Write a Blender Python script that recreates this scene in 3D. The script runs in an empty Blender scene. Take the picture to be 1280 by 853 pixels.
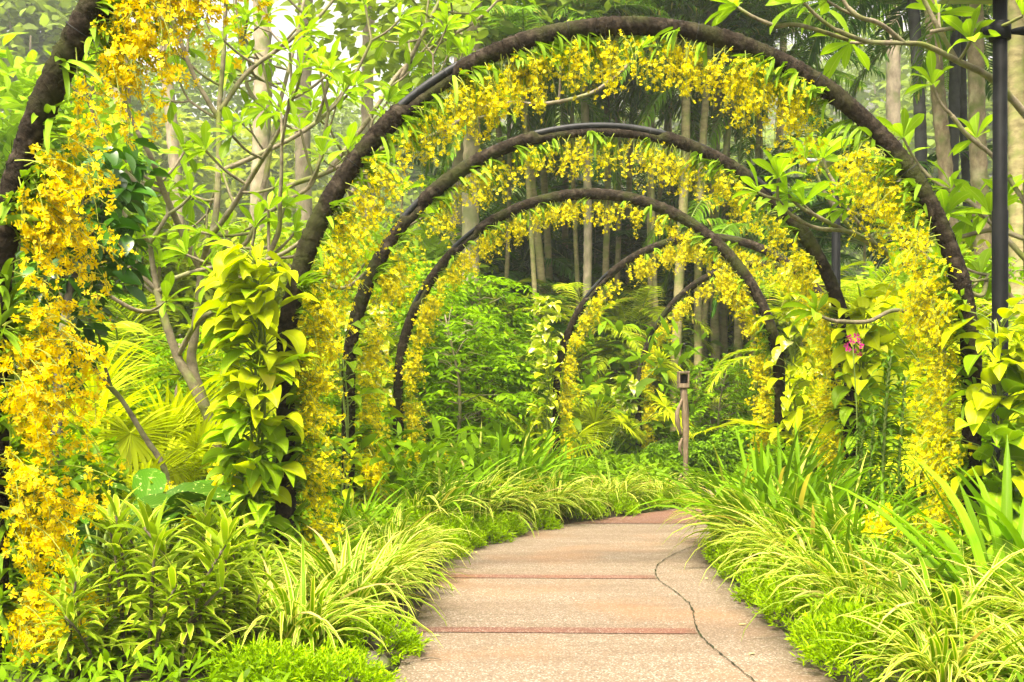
import bpy, math, random
import numpy as np
from mathutils import Vector
R = math.radians
SC = bpy.context.scene
COL = SC.collection
random.seed(7)
rng = np.random.default_rng(11)

# ------------------------------------------------------------------ camera, sky, sun, exposure
F, HZ, CAMH = 1312.0, 515.0, 1.2
cam = bpy.data.objects.new('camera', bpy.data.cameras.new('camera'))
COL.objects.link(cam)
cam.location = (0, 0, CAMH)
cam.rotation_euler = (R(90), 0, 0)
cam.data.sensor_width = 36
cam.data.lens = 36 * F / 1280
cam.data.shift_y = (HZ - 426.5) / 1280
cam.data.clip_start = 0.05
cam.data.clip_end = 1500
SC.camera = cam

SUN_EL, SUN_AZ = R(62), R(205)          # azimuth measured from +Y clockwise: behind the camera, a little to its left
world = bpy.data.worlds.new('World')
SC.world = world
world.use_nodes = True
wn = world.node_tree
sky = wn.nodes.new('ShaderNodeTexSky')
sky.sky_type = 'NISHITA'
sky.sun_disc = False
sky.sun_elevation = SUN_EL
sky.sun_rotation = SUN_AZ
sky.air_density = 0.7
sky.dust_density = 8.0
sky.ozone_density = 0.3
ov = wn.nodes.new('ShaderNodeHueSaturation')      # thin overcast: a paler, less blue sky
ov.inputs['Saturation'].default_value = 0.12
wn.links.new(sky.outputs[0], ov.inputs['Color'])
wn.links.new(ov.outputs[0], wn.nodes['Background'].inputs[0])
wn.nodes['Background'].inputs[1].default_value = 0.08
sun_d = bpy.data.lights.new('sun', 'SUN')
sun_d.energy = 1.5
sun_d.angle = R(10)
sun_d.color = (1.0, 0.91, 0.72)
sun = bpy.data.objects.new('sun', sun_d)
COL.objects.link(sun)
sd = Vector((math.sin(SUN_AZ) * math.cos(SUN_EL), math.cos(SUN_AZ) * math.cos(SUN_EL), math.sin(SUN_EL)))
sun.rotation_euler = sd.to_track_quat('Z', 'Y').to_euler()
sun.location = sd * 40
vs = SC.view_settings
vs.view_transform = 'Standard'
vs.look = 'None'
vs.gamma = 1.0
vs.use_curve_mapping = False
vs.use_white_balance = True
vs.white_balance_temperature = 7150
vs.white_balance_tint = 10
vs.exposure = 2.6
cy = SC.cycles
cy.use_denoising = True
try:
    cy.denoiser = 'OPENIMAGEDENOISE'
except Exception:
    pass
cy.max_bounces = 7
cy.diffuse_bounces = 3
cy.glossy_bounces = 2
cy.transmission_bounces = 4
cy.volume_bounces = 1
cy.sample_clamp_indirect = 4.0
cy.caustics_reflective = False
cy.caustics_refractive = False
SC.render.use_persistent_data = False
HAZE = 0.0010


def at(px, py, D):
    """photo pixel at distance D -> point"""
    return np.array([(px - 640) * D / F, D, CAMH - (py - HZ) * D / F])


# ------------------------------------------------------------------ mesh builder
class MB:
    def __init__(self):
        self.V, self.Q, self.T, self.U, self.n = [], [], [], [], 0
        self.mq, self.mt = [], []

    def add(self, V, Q=None, U=None, mat=0, T=None):
        V = np.asarray(V, float).reshape(-1, 3)
        self.V.append(V)
        self.U.append(np.zeros((len(V), 2)) if U is None else np.asarray(U, float).reshape(-1, 2))
        if Q is not None and len(Q):
            Q = np.asarray(Q, int).reshape(-1, 4)
            self.Q.append(Q + self.n)
            self.mq.append(np.full(len(Q), mat))
        if T is not None and len(T):
            T = np.asarray(T, int).reshape(-1, 3)
            self.T.append(T + self.n)
            self.mt.append(np.full(len(T), mat))
        self.n += len(V)

    def mesh(self, name, mats, smooth=True):
        V = np.concatenate(self.V)
        U = np.concatenate(self.U)
        Q = np.concatenate(self.Q) if self.Q else np.zeros((0, 4), int)
        T = np.concatenate(self.T) if self.T else np.zeros((0, 3), int)
        mi = np.concatenate(self.mq + self.mt)
        me = bpy.data.meshes.new(name)
        me.vertices.add(len(V))
        me.vertices.foreach_set('co', V.astype(np.float32).ravel())
        loops = np.concatenate([Q.ravel(), T.ravel()])
        me.loops.add(len(loops))
        me.loops.foreach_set('vertex_index', loops.astype(np.int32))
        nf = len(Q) + len(T)
        me.polygons.add(nf)
        starts = np.concatenate([np.arange(len(Q)) * 4, len(Q) * 4 + np.arange(len(T)) * 3])
        me.polygons.foreach_set('loop_start', starts.astype(np.int32))
        me.polygons.foreach_set('material_index', mi.astype(np.int32))
        me.polygons.foreach_set('use_smooth', np.full(nf, smooth))
        uv = me.uv_layers.new(name='UVMap')
        uv.data.foreach_set('uv', U[loops].astype(np.float32).ravel())
        for m in (mats if isinstance(mats, (list, tuple)) else [mats]):
            me.materials.append(m)
        me.update(calc_edges=True)
        return me


def obj(name, mb, mats, parent=None, loc=None, smooth=True):
    me = mb.mesh(name, mats, smooth) if isinstance(mb, MB) else mb
    o = bpy.data.objects.new(name, me)
    COL.objects.link(o)
    if parent is not None:
        o.parent = parent
    if loc is not None:
        o.location = loc
    return o


def tag(o, label=None, cat=None, group=None, kind=None):
    if label: o['label'] = label
    if cat: o['category'] = cat
    if group: o['group'] = group
    if kind: o['kind'] = kind
    elif cat: o['kind'] = 'thing'
    return o


def thing(name, label, cat, loc=(0, 0, 0), group=None, rz=0, s=1.0):
    o = bpy.data.objects.new(name, None)
    COL.objects.link(o)
    o.empty_display_size = 0.1
    o.location = loc
    o.rotation_euler = (0, 0, rz)
    o.scale = (s, s, s)
    return tag(o, label, cat, group)


def copy_tree(o, parent=None):
    c = o.copy()
    COL.objects.link(c)
    if parent is not None:
        c.parent = parent
    for ch in list(o.children):
        copy_tree(ch, c)
    return c


class Kind:
    """prototypes of one kind; put() uses each the first time, then copies it"""
    def __init__(self, protos, cat, group):
        self.protos, self.used, self.cat, self.group, self.i = protos, [False] * len(protos), cat, group, 0

    def put(self, loc, label, rz=None, s=1.0, group=None, v=None, tilt=(0, 0)):
        k = (self.i if v is None else v) % len(self.protos)
        self.i += 1
        o = self.protos[k] if not self.used[k] else copy_tree(self.protos[k])
        self.used[k] = True
        o.location = loc
        o.rotation_euler = (tilt[0], tilt[1], random.uniform(0, 6.28) if rz is None else rz)
        o.scale = (s, s, s) if not isinstance(s, tuple) else s
        tag(o, label, self.cat, group or self.group)
        return o

    def drop_unused(self):
        for o, u in zip(self.protos, self.used):
            if not u:
                for ch in list(o.children):
                    bpy.data.objects.remove(ch)
                bpy.data.objects.remove(o)


# ------------------------------------------------------------------ shapes
def ribbons(mb, base, az, el, L, W, droop, prof, fold=0.25, roll=None, power=1.3, mat=0, flat=False, wave=0.0):
    """k curved blades: start direction (az, el), bending down by droop radians towards the tip"""
    base = np.asarray(base, float).reshape(-1, 3)
    k = len(base)
    bc = lambda a: np.broadcast_to(np.asarray(a, float), (k,))
    az, el, L, W, droop = bc(az), bc(el), bc(L), bc(W), bc(droop)
    roll = np.zeros(k) if roll is None else bc(roll)
    prof = np.asarray(prof, float)
    n = len(prof)
    t = np.linspace(0, 1, n)
    e = el[:, None] - droop[:, None] * t[None, :] ** power
    e = np.maximum(e, -1.62)
    h = np.stack([np.cos(az), np.sin(az), 0 * az], 1)
    side0 = np.stack([-np.sin(az), np.cos(az), 0 * az], 1)
    ce, se = np.cos(e), np.sin(e)
    d = h[:, None, :] * ce[:, :, None] + np.array([0, 0, 1.0])[None, None] * se[:, :, None]
    nrm = -h[:, None, :] * se[:, :, None] + np.array([0, 0, 1.0])[None, None] * ce[:, :, None]
    step = (L / (n - 1))[:, None, None]
    mid = 0.5 * (d[:, 1:] + d[:, :-1]) * step
    c = np.concatenate([np.zeros((k, 1, 3)), np.cumsum(mid, 1)], 1) + base[:, None, :]
    cr, sr = np.cos(roll)[:, None, None], np.sin(roll)[:, None, None]
    s2 = side0[:, None, :] * cr + nrm * sr
    n2 = nrm * cr - side0[:, None, :] * sr
    hw = (W[:, None] * prof[None, :] * 0.5)[:, :, None]
    if wave:
        ph = rng.uniform(0, 6.28, k)
        c = c + n2 * (wave * W[:, None] * np.sin(ph[:, None] + 9 * t[None]))[:, :, None]
    lift = n2 * hw * fold
    if flat:
        ring = np.stack([c - s2 * hw, c + s2 * hw], 2)
        us = np.array([0, 1.0])
    else:
        ring = np.stack([c - s2 * hw + lift, c, c + s2 * hw + lift], 2)
        us = np.array([0, .5, 1.0])
    m = ring.shape[2]
    V = ring.reshape(-1, 3)
    uv = np.stack(np.meshgrid(t, us, indexing='ij')[::-1], -1).reshape(1, -1, 2)
    U = np.broadcast_to(uv, (k, n * m, 2)).reshape(-1, 2)
    q = []
    for i in range(n - 1):
        for j in range(m - 1):
            a = i * m + j
            q.append((a, a + 1, a + m + 1, a + m))
    q = np.array(q)
    Q = (q[None] + (np.arange(k) * n * m)[:, None, None]).reshape(-1, 4)
    mb.add(V, Q, U, mat)


STRAP = [.55, .9, 1, 1, .95, .82, .55, .03]
GRASS = [.6, 1, 1, .85, .55, .03]
OVAL = [.12, .62, .95, 1, .8, .42, .03]
HEART = [.3, .92, 1, .9, .66, .34, .03]
OBOV = [.1, .34, .62, .9, 1, .72, .05]
LEAF4 = [.1, .8, 1, .6, .03]
LEAF3 = [.15, 1, .75, .03]


def d2ae(d):
    d = np.asarray(d, float)
    d = d / np.linalg.norm(d, axis=-1, keepdims=True)
    return np.arctan2(d[..., 1], d[..., 0]), np.arcsin(np.clip(d[..., 2], -1, 1))


def tube(mb, pts, r, sides=6, mat=0, cap=True, jitter=0.0):
    P = np.asarray(pts, float)
    n = len(P)
    r = np.broadcast_to(np.asarray(r, float), (n,))
    T = np.gradient(P, axis=0)
    T /= np.linalg.norm(T, axis=1, keepdims=True) + 1e-9
    ref = np.array([0.0, 0, 1]) if abs(T[0][2]) < 0.9 else np.array([1.0, 0, 0])
    N = np.zeros_like(P)
    a = ref - T[0] * ref.dot(T[0])
    N[0] = a / np.linalg.norm(a)
    for i in range(1, n):
        a = N[i - 1] - T[i] * N[i - 1].dot(T[i])
        N[i] = a / (np.linalg.norm(a) + 1e-9)
    B = np.cross(T, N)
    an = np.linspace(0, 2 * math.pi, sides, endpoint=False)
    rr = r[:, None] * (1 + (rng.normal(0, jitter, (n, sides)) if jitter else 0))
    ring = P[:, None] + (N[:, None] * np.cos(an)[None, :, None] + B[:, None] * np.sin(an)[None, :, None]) * (rr * np.ones((n, sides)))[:, :, None]
    i, j = np.meshgrid(np.arange(n - 1), np.arange(sides), indexing='ij')
    j2 = (j + 1) % sides
    Q = np.stack([i * sides + j, i * sides + j2, (i + 1) * sides + j2, (i + 1) * sides + j], -1).reshape(-1, 4)
    ln = np.concatenate([[0], np.cumsum(np.linalg.norm(np.diff(P, axis=0), axis=1))])
    U = np.stack([np.broadcast_to(an / 6.283, (n, sides)), np.broadcast_to(ln[:, None], (n, sides))], -1)
    V = ring.reshape(-1, 3)
    Tq = None
    if cap:
        V = np.concatenate([V, P[:1], P[-1:]])
        U = np.concatenate([U.reshape(-1, 2), [[.5, 0]], [[.5, ln[-1]]]])
        jj = np.arange(sides)
        k0, k1 = n * sides, n * sides + 1
        Tq = np.concatenate([np.stack([np.full(sides, k0), (jj + 1) % sides, jj], 1),
                             np.stack([np.full(sides, k1), (n - 1) * sides + jj, (n - 1) * sides + (jj + 1) % sides], 1)])
    mb.add(V, Q, U.reshape(-1, 2), mat, Tq)


def smooth_path(pts, n=24):
    """Catmull-Rom through pts"""
    P = np.asarray(pts, float)
    P = np.concatenate([[2 * P[0] - P[1]], P, [2 * P[-1] - P[-2]]])
    m = len(P) - 3
    out = []
    for u in np.linspace(0, m - 1e-6, n):
        i = int(u); t = u - i
        a, b, c, d = P[i], P[i + 1], P[i + 2], P[i + 3]
        out.append(.5 * ((2 * b) + (-a + c) * t + (2 * a - 5 * b + 4 * c - d) * t * t + (-a + 3 * b - 3 * c + d) * t ** 3))
    return np.array(out)


def box(mb, lo, hi, mat=0, bev=0.0):
    """axis box with chamfered edges"""
    lo, hi = np.asarray(lo, float), np.asarray(hi, float)
    c, h = (lo + hi) / 2, (hi - lo) / 2
    b = min(bev, h.min() * .9)
    if b <= 0:
        V = [c + h * np.array([x, y, z]) for x in (-1, 1) for y in (-1, 1) for z in (-1, 1)]
        Q = [(0, 1, 3, 2), (4, 6, 7, 5), (0, 4, 5, 1), (2, 3, 7, 6), (0, 2, 6, 4), (1, 5, 7, 3)]
        mb.add(V, Q, None, mat)
        return
    import bmesh
    bm = bmesh.new()
    bmesh.ops.create_cube(bm, size=1)
    for v in bm.verts:
        v.co = Vector(c + np.array(v.co) * 2 * h)
    bmesh.ops.bevel(bm, geom=bm.edges[:], offset=b, segments=2, profile=.5, affect='EDGES')
    bm.verts.index_update()
    V = [v.co[:] for v in bm.verts]
    Qs, Ts = [], []
    bmesh.ops.triangulate(bm, faces=[f for f in bm.faces if len(f.verts) > 4])
    bm.verts.index_update()
    V = [v.co[:] for v in bm.verts]
    for f in bm.faces:
        (Qs if len(f.verts) == 4 else Ts).append([v.index for v in f.verts])
    mb.add(V, Qs, None, mat, Ts)
    bm.free()


def batch(mb, TV, TQ, TU, Rm, T, S, mat=0):
    """k rotated copies of a small template"""
    k = len(T)
    V = np.einsum('kij,nj->kni', Rm, TV) * np.asarray(S)[:, None, None] + np.asarray(T)[:, None, :]
    Q = (np.asarray(TQ)[None] + (np.arange(k) * len(TV))[:, None, None]).reshape(-1, 4)
    U = np.broadcast_to(np.asarray(TU)[None], (k, len(TV), 2)).reshape(-1, 2)
    mb.add(V.reshape(-1, 3), Q, U, mat)


def rand_rot(k, bias=None, spread=1.0):
    """random rotation matrices whose Z axis scatters round bias"""
    z = rng.normal(0, 1, (k, 3)) * spread
    if bias is not None:
        z = z + np.asarray(bias)
    z /= np.linalg.norm(z, axis=1, keepdims=True)
    x = rng.normal(0, 1, (k, 3))
    x -= z * (x * z).sum(1, keepdims=True)
    x /= np.linalg.norm(x, axis=1, keepdims=True)
    y = np.cross(z, x)
    return np.stack([x, y, z], -1)


# ------------------------------------------------------------------ materials
def new_mat(name):
    m = bpy.data.materials.new(name)
    m.use_nodes = True
    nt = m.node_tree
    nt.nodes.clear()
    return m, nt, nt.nodes.new('ShaderNodeOutputMaterial')


def nd(nt, kind, **kw):
    n = nt.nodes.new(kind)
    for k, v in kw.items():
        if k.startswith('i_'):
            n.inputs[k[2:].replace('_', ' ')].default_value = v
        else:
            setattr(n, k, v)
    return n


def mixc(nt, fac, a, b, bt='MIX'):
    n = nt.nodes.new('ShaderNodeMix')
    n.data_type = 'RGBA'
    n.blend_type = bt
    for s, v in ((0, fac), (6, a), (7, b)):
        if hasattr(v, 'is_linked'):
            nt.links.new(v, n.inputs[s])
        elif s == 0:
            n.inputs[0].default_value = v
        else:
            n.inputs[s].default_value = (*v, 1)
    return n.outputs[2]


def maths(nt, op, a, b=0.0, c=None, clamp=False):
    n = nt.nodes.new('ShaderNodeMath')
    n.operation = op
    n.use_clamp = clamp
    for i, v in enumerate((a, b) if c is None else (a, b, c)):
        if hasattr(v, 'is_linked'):
            nt.links.new(v, n.inputs[i])
        else:
            n.inputs[i].default_value = v
    return n.outputs[0]


def leaf_mat(name, ca, cb, trans=.4, rough=.42, stripe=None, speck=None, vein=.0, dead=None, warm=(1.10, 1.14, .38), spec=.07):
    """blade: two leaf colours spread from leaf to leaf, optional margin stripe / midrib / flecks, light passing through"""
    m, nt, out = new_mat(name)
    geo = nd(nt, 'ShaderNodeNewGeometry')
    rnd = geo.outputs['Random Per Island']
    wn_ = nd(nt, 'ShaderNodeTexWhiteNoise', noise_dimensions='1D')
    nt.links.new(maths(nt, 'MULTIPLY', rnd, 913.7), wn_.inputs['W'])
    r2 = wn_.outputs['Value']
    tc = nd(nt, 'ShaderNodeTexCoord')
    nz = nd(nt, 'ShaderNodeTexNoise', i_Scale=9.0, i_Detail=2.0)
    nt.links.new(tc.outputs['Object'], nz.inputs['Vector'])
    f = maths(nt, 'ADD', maths(nt, 'MULTIPLY', rnd, .8), maths(nt, 'MULTIPLY', nz.outputs[0], .3), clamp=True)
    ca, cb = (ca[0], ca[1] * 1.02, ca[2] * .6), (cb[0] * .97, cb[1] * 1.02, cb[2] * .6)
    col = mixc(nt, f, ca, cb)
    uvs = nd(nt, 'ShaderNodeSeparateXYZ')
    nt.links.new(tc.outputs['UV'], uvs.inputs[0])
    if stripe:
        scol, width, feather = stripe
        a = maths(nt, 'MULTIPLY', maths(nt, 'ABSOLUTE', maths(nt, 'SUBTRACT', uvs.outputs[0], .5)), 2.0)
        wob = maths(nt, 'MULTIPLY', maths(nt, 'SUBTRACT', r2, .5), .35)
        k = maths(nt, 'DIVIDE', maths(nt, 'SUBTRACT', maths(nt, 'ADD', a, wob), 1 - width), feather, clamp=True)
        col = mixc(nt, k, col, scol)
    if vein:
        a = maths(nt, 'ABSOLUTE', maths(nt, 'SUBTRACT', uvs.outputs[0], .5))
        k = maths(nt, 'SUBTRACT', 1.0, maths(nt, 'DIVIDE', a, .05), clamp=True)
        col = mixc(nt, maths(nt, 'MULTIPLY', k, vein), col, (.55, .6, .16))
        w = nd(nt, 'ShaderNodeTexWave', i_Scale=5.0, i_Distortion=1.0)
        mp = nd(nt, 'ShaderNodeMapping')
        mp.inputs['Rotation'].default_value = (0, 0, R(50))
        nt.links.new(tc.outputs['UV'], mp.inputs[0])
        nt.links.new(mp.outputs[0], w.inputs[0])
        col = mixc(nt, maths(nt, 'MULTIPLY', w.outputs['Fac'], vein * .25), col, (.5, .55, .12))
    if speck:
        scol, amt, sc = speck
        sn = nd(nt, 'ShaderNodeTexNoise', i_Scale=sc, i_Detail=3.0)
        nt.links.new(tc.outputs['Object'], sn.inputs['Vector'])
        k = maths(nt, 'MULTIPLY', maths(nt, 'SUBTRACT', sn.outputs[0], 1 - amt), 14.0, clamp=True)
        col = mixc(nt, k, col, scol)
    if dead:
        k = maths(nt, 'MULTIPLY', maths(nt, 'SUBTRACT', r2, 1 - dead[1]), 40.0, clamp=True)
        tip = maths(nt, 'MULTIPLY', maths(nt, 'SUBTRACT', uvs.outputs[1], .25), 3.0, clamp=True)
        col = mixc(nt, maths(nt, 'MULTIPLY', k, tip), col, dead[0])
    hs = nd(nt, 'ShaderNodeHueSaturation')
    nt.links.new(col, hs.inputs['Color'])
    nt.links.new(maths(nt, 'MULTIPLY_ADD', r2, .55, .72), hs.inputs['Value'])
    nt.links.new(maths(nt, 'MULTIPLY_ADD', rnd, .02, .49), hs.inputs['Hue'])
    p = nd(nt, 'ShaderNodeBsdfPrincipled', i_Roughness=rough)
    p.inputs['Specular IOR Level'].default_value = spec
    nt.links.new(hs.outputs[0], p.inputs['Base Color'])
    tl = nd(nt, 'ShaderNodeBsdfTranslucent')
    nt.links.new(mixc(nt, 1.0, hs.outputs[0], warm, 'MULTIPLY'), tl.inputs[0])
    mx = nd(nt, 'ShaderNodeMixShader')
    mx.inputs[0].default_value = trans
    nt.links.new(p.outputs[0], mx.inputs[1])
    nt.links.new(tl.outputs[0], mx.inputs[2])
    nt.links.new(mx.outputs[0], out.inputs[0])
    return m


def rough_mat(name, ca, cb, scale=8.0, rough=.85, bump=.4, cc=None, stretch=(1, 1, 1), detail=6.0, dist=.02, spec=.3, moss=None):
    m, nt, out = new_mat(name)
    tc = nd(nt, 'ShaderNodeTexCoord')
    mp = nd(nt, 'ShaderNodeMapping')
    mp.inputs['Scale'].default_value = stretch
    nt.links.new(tc.outputs['Object'], mp.inputs[0])
    nz = nd(nt, 'ShaderNodeTexNoise', i_Scale=scale, i_Detail=detail, i_Roughness=.65)
    nt.links.new(mp.outputs[0], nz.inputs[0])
    k = maths(nt, 'MULTIPLY_ADD', nz.outputs[0], 2.6, -.8, clamp=True)
    col = mixc(nt, k, ca, cb)
    if cc:
        n2 = nd(nt, 'ShaderNodeTexNoise', i_Scale=scale * .35, i_Detail=4.0)
        nt.links.new(mp.outputs[0], n2.inputs[0])
        col = mixc(nt, maths(nt, 'MULTIPLY_ADD', n2.outputs[0], 5.0, -2.6, clamp=True), col, cc)
    if moss:
        n3 = nd(nt, 'ShaderNodeTexNoise', i_Scale=3.1, i_Detail=5.0)
        nt.links.new(tc.outputs['Object'], n3.inputs[0])
        col = mixc(nt, maths(nt, 'MULTIPLY_ADD', n3.outputs[0], 6.0, -3.0, clamp=True), col, moss)
    p = nd(nt, 'ShaderNodeBsdfPrincipled', i_Roughness=rough)
    p.inputs['Specular IOR Level'].default_value = spec
    nt.links.new(col, p.inputs['Base Color'])
    if bump:
        b = nd(nt, 'ShaderNodeBump', i_Strength=bump, i_Distance=dist)
        nt.links.new(nz.outputs[0], b.inputs['Height'])
        nt.links.new(b.outputs[0], p.inputs['Normal'])
    nt.links.new(p.outputs[0], out.inputs[0])
    return m


M = {}
M['ribbon'] = leaf_mat('cream_striped_blade', (.10, .24, .008), (.21, .35, .014), .36, .4, stripe=((.66, .63, .15), .42, .12), dead=((.42, .30, .12), .05))
M['lily'] = leaf_mat('fresh_green_blade', (.075, .20, .007), (.20, .35, .016), .36, .4, dead=((.45, .38, .10), .06), vein=.15)
M['feather'] = leaf_mat('feathery_bright_green', (.15, .31, .008), (.34, .47, .012), .36, .5)
M['dracaena'] = leaf_mat('dracaena_blade', (.13, .24, .014), (.30, .40, .03), .36, .38, stripe=((.56, .58, .10), .22, .2))
M['speckled'] = leaf_mat('speckled_dark_leaf', (.020, .075, .004), (.045, .12, .006), .2, .5, speck=((.30, .40, .10), .40, 40.0), vein=.1, spec=.08)
M['silver'] = leaf_mat('silver_grey_leaf', (.17, .27, .07), (.30, .38, .13), .25, .5, vein=.3, spec=.1)
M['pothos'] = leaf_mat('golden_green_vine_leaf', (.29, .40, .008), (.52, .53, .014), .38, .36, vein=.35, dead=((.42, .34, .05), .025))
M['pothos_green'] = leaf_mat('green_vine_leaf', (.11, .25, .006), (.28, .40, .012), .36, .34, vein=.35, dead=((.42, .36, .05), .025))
M['cream'] = leaf_mat('cream_and_lime_vine_leaf', (.30, .42, .015), (.55, .58, .06), .38, .38, speck=((.80, .76, .44), .46, 9.0), vein=.2)
M['orchid_leaf'] = leaf_mat('orchid_strap', (.09, .20, .015), (.24, .36, .04), .35, .34)
M['frangi'] = leaf_mat('frangipani_leaf', (.13, .29, .012), (.32, .46, .03), .42, .38, vein=.4)
M['glossy'] = leaf_mat('dark_glossy_leaf', (.018, .075, .004), (.05, .15, .010), .25, .28, spec=.4)
M['shrub'] = leaf_mat('mid_green_leaf', (.065, .18, .006), (.25, .40, .016), .4, .38)
M['bush'] = leaf_mat('small_bush_leaf', (.06, .16, .01), (.18, .30, .025), .35, .45)
M['fan'] = leaf_mat('yellow_fan_blade', (.32, .42, .015), (.62, .62, .045), .45, .4)
M['palm'] = leaf_mat('palm_leaflet', (.055, .15, .012), (.16, .28, .022), .38, .4, dead=((.34, .30, .06), .08))
M['palm_dark'] = leaf_mat('dark_palm_leaflet', (.025, .085, .012), (.065, .16, .022), .32, .42)
M['palm_light'] = leaf_mat('light_palm_leaflet', (.15, .26, .014), (.40, .44, .03), .42, .4, dead=((.45, .36, .08), .08))
M['under'] = leaf_mat('undergrowth_leaf', (.045, .13, .006), (.21, .33, .014), .38, .45)
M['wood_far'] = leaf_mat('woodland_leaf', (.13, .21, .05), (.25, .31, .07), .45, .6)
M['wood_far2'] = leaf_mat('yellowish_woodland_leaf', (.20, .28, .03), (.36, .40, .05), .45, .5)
M['vanda'] = leaf_mat('short_stiff_leaf', (.04, .12, .012), (.14, .24, .03), .25, .4)
M['dry'] = leaf_mat('dry_straw_blade', (.40, .34, .18), (.58, .50, .30), .2, .7)


def petal_mat(name, ca, cb, cc, trans=.35):
    m, nt, out = new_mat(name)
    geo = nd(nt, 'ShaderNodeNewGeometry')
    tc = nd(nt, 'ShaderNodeTexCoord')
    s = nd(nt, 'ShaderNodeSeparateXYZ')
    nt.links.new(tc.outputs['UV'], s.inputs[0])
    col = mixc(nt, geo.outputs['Random Per Island'], ca, cb)
    col = mixc(nt, maths(nt, 'SUBTRACT', 1.0, maths(nt, 'MULTIPLY', s.outputs[1], 3.2), clamp=True), col, cc)
    p = nd(nt, 'ShaderNodeBsdfPrincipled', i_Roughness=.5)
    p.inputs['Specular IOR Level'].default_value = .2
    nt.links.new(col, p.inputs['Base Color'])
    tl = nd(nt, 'ShaderNodeBsdfTranslucent')
    nt.links.new(col, tl.inputs[0])
    mx = nd(nt, 'ShaderNodeMixShader')
    mx.inputs[0].default_value = trans
    nt.links.new(p.outputs[0], mx.inputs[1])
    nt.links.new(tl.outputs[0], mx.inputs[2])
    nt.links.new(mx.outputs[0], out.inputs[0])
    return m


M['petal'] = petal_mat('golden_petal', (.81, .70, .008), (.81, .61, .004), (.62, .33, .003))
M['petal_lemon'] = petal_mat('lemon_petal', (.79, .73, .008), (.79, .67, .005), (.72, .52, .004))
M['magenta'] = petal_mat('magenta_petal', (.6, .03, .25), (.75, .08, .35), (.4, .01, .15))
M['stem'] = rough_mat('green_stem', (.12, .20, .03), (.22, .28, .06), 20, .6, .1)
M['spray'] = rough_mat('thin_flower_stalk', (.16, .22, .02), (.30, .34, .04), 20, .6, .0)
M['coir'] = rough_mat('coir_fibre_wrap', (.006, .005, .004), (.036, .027, .018), 42, .95, 1.0, dist=.016, cc=(.070, .055, .040), spec=.08, moss=(.035, .04, .012))
M['pipe'] = rough_mat('black_pipe', (.010, .011, .012), (.022, .024, .026), 14, .45, .12, spec=.22, cc=(.04, .04, .04))
M['post'] = rough_mat('dark_painted_metal', (.003, .0035, .004), (.008, .009, .010), 9, .55, .04, spec=.05, cc=(.012, .012, .012))
M['grey_metal'] = rough_mat('grey_lamp_metal', (.22, .23, .24), (.3, .31, .32), 9, .45, .05)
M['bark_pale'] = rough_mat('lichen_bark', (.09, .075, .045), (.25, .21, .14), 14, .9, .7, cc=(.22, .24, .10), moss=(.13, .15, .03))
M['bark_dark'] = rough_mat('dark_bark', (.05, .04, .028), (.16, .13, .09), 14, .9, .6, cc=(.20, .19, .10), moss=(.13, .15, .035))
M['trunk_pale'] = rough_mat('pale_smooth_trunk', (.17, .135, .09), (.37, .31, .21), 6, .85, .5, stretch=(1, 1, .5), cc=(.22, .23, .10), moss=(.16, .17, .07))
M['trunk_palm'] = rough_mat('ringed_palm_trunk', (.15, .125, .055), (.34, .29, .14), 6, .85, .5, stretch=(1, 1, 2.2), cc=(.24, .26, .08), moss=(.16, .19, .045))
M['trunk_lichen'] = rough_mat('lichen_spotted_trunk', (.11, .08, .045), (.29, .23, .135), 11, .9, .8, stretch=(1, 1, .6), cc=(.34, .31, .18), moss=(.11, .13, .035))
M['trunk_black'] = rough_mat('blackish_palm_trunk', (.012, .014, .014), (.04, .042, .038), 6, .8, .4)
M['driftwood'] = rough_mat('driftwood', (.10, .07, .042), (.27, .20, .13), 9, .85, .9, stretch=(5, 5, .6), cc=(.06, .045, .03))
M['stone'] = rough_mat('edging_stone', (.06, .05, .04), (.18, .15, .11), 11, .9, .8, moss=(.10, .13, .03))
M['soil'] = rough_mat('bed_soil', (.018, .013, .008), (.06, .045, .028), 7, .95, .8, moss=(.05, .07, .015))
M['roof'] = rough_mat('weathered_shingle', (.26, .24, .22), (.40, .37, .33), 6, .9, .5)
M['timber'] = rough_mat('pavilion_timber', (.10, .07, .045), (.2, .15, .1), 6, .8, .3, stretch=(1, 1, .2))
M['hollow_shade'] = rough_mat('painted_hollow_shade', (.004, .004, .004), (.012, .01, .008), 6, .9, .0)

# ------------------------------------------------------------------ setting: ground, path
PL = np.array([(-.62, -3), (-.55, 3), (-.53, 4.66), (-.52, 8.5), (0, 10.15), (.51, 11.1), (1.08, 11.8), (2.36, 13.45), (2.65, 14.4), (2.75, 15.5), (3.1, 17), (4, 19), (6.2, 22), (9, 24)])
PR = np.array([(1.4, -3), (1.44, 3), (1.44, 4.66), (1.53, 6.7), (1.62, 8.5), (1.8, 9.6), (2.2, 10.7), (2.8, 11.6), (3.5, 12.6), (4.1, 13.7), (4.35, 15), (4.8, 16.6), (5.8, 18.5), (7.9, 20.6)])
NP_ = 160
PLs, PRs = smooth_path(PL, NP_), smooth_path(PR, NP_)


def edge_dx(x, y):
    l = np.interp(y, PLs[:, 1], PLs[:, 0], left=-.6, right=40)
    r = np.interp(y, PRs[:, 1], PRs[:, 0], left=1.4, right=60)
    return np.maximum(l - x, x - r)


def gz(x, y):
    d = edge_dx(np.asarray(x, float), np.asarray(y, float))
    k = np.clip((d + .02) / .6, 0, 1)
    return -.03 + .085 * k * k * (3 - 2 * k) + .012 * np.sin(3.1 * np.asarray(x)) * np.cos(2.7 * np.asarray(y)) * k


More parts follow.
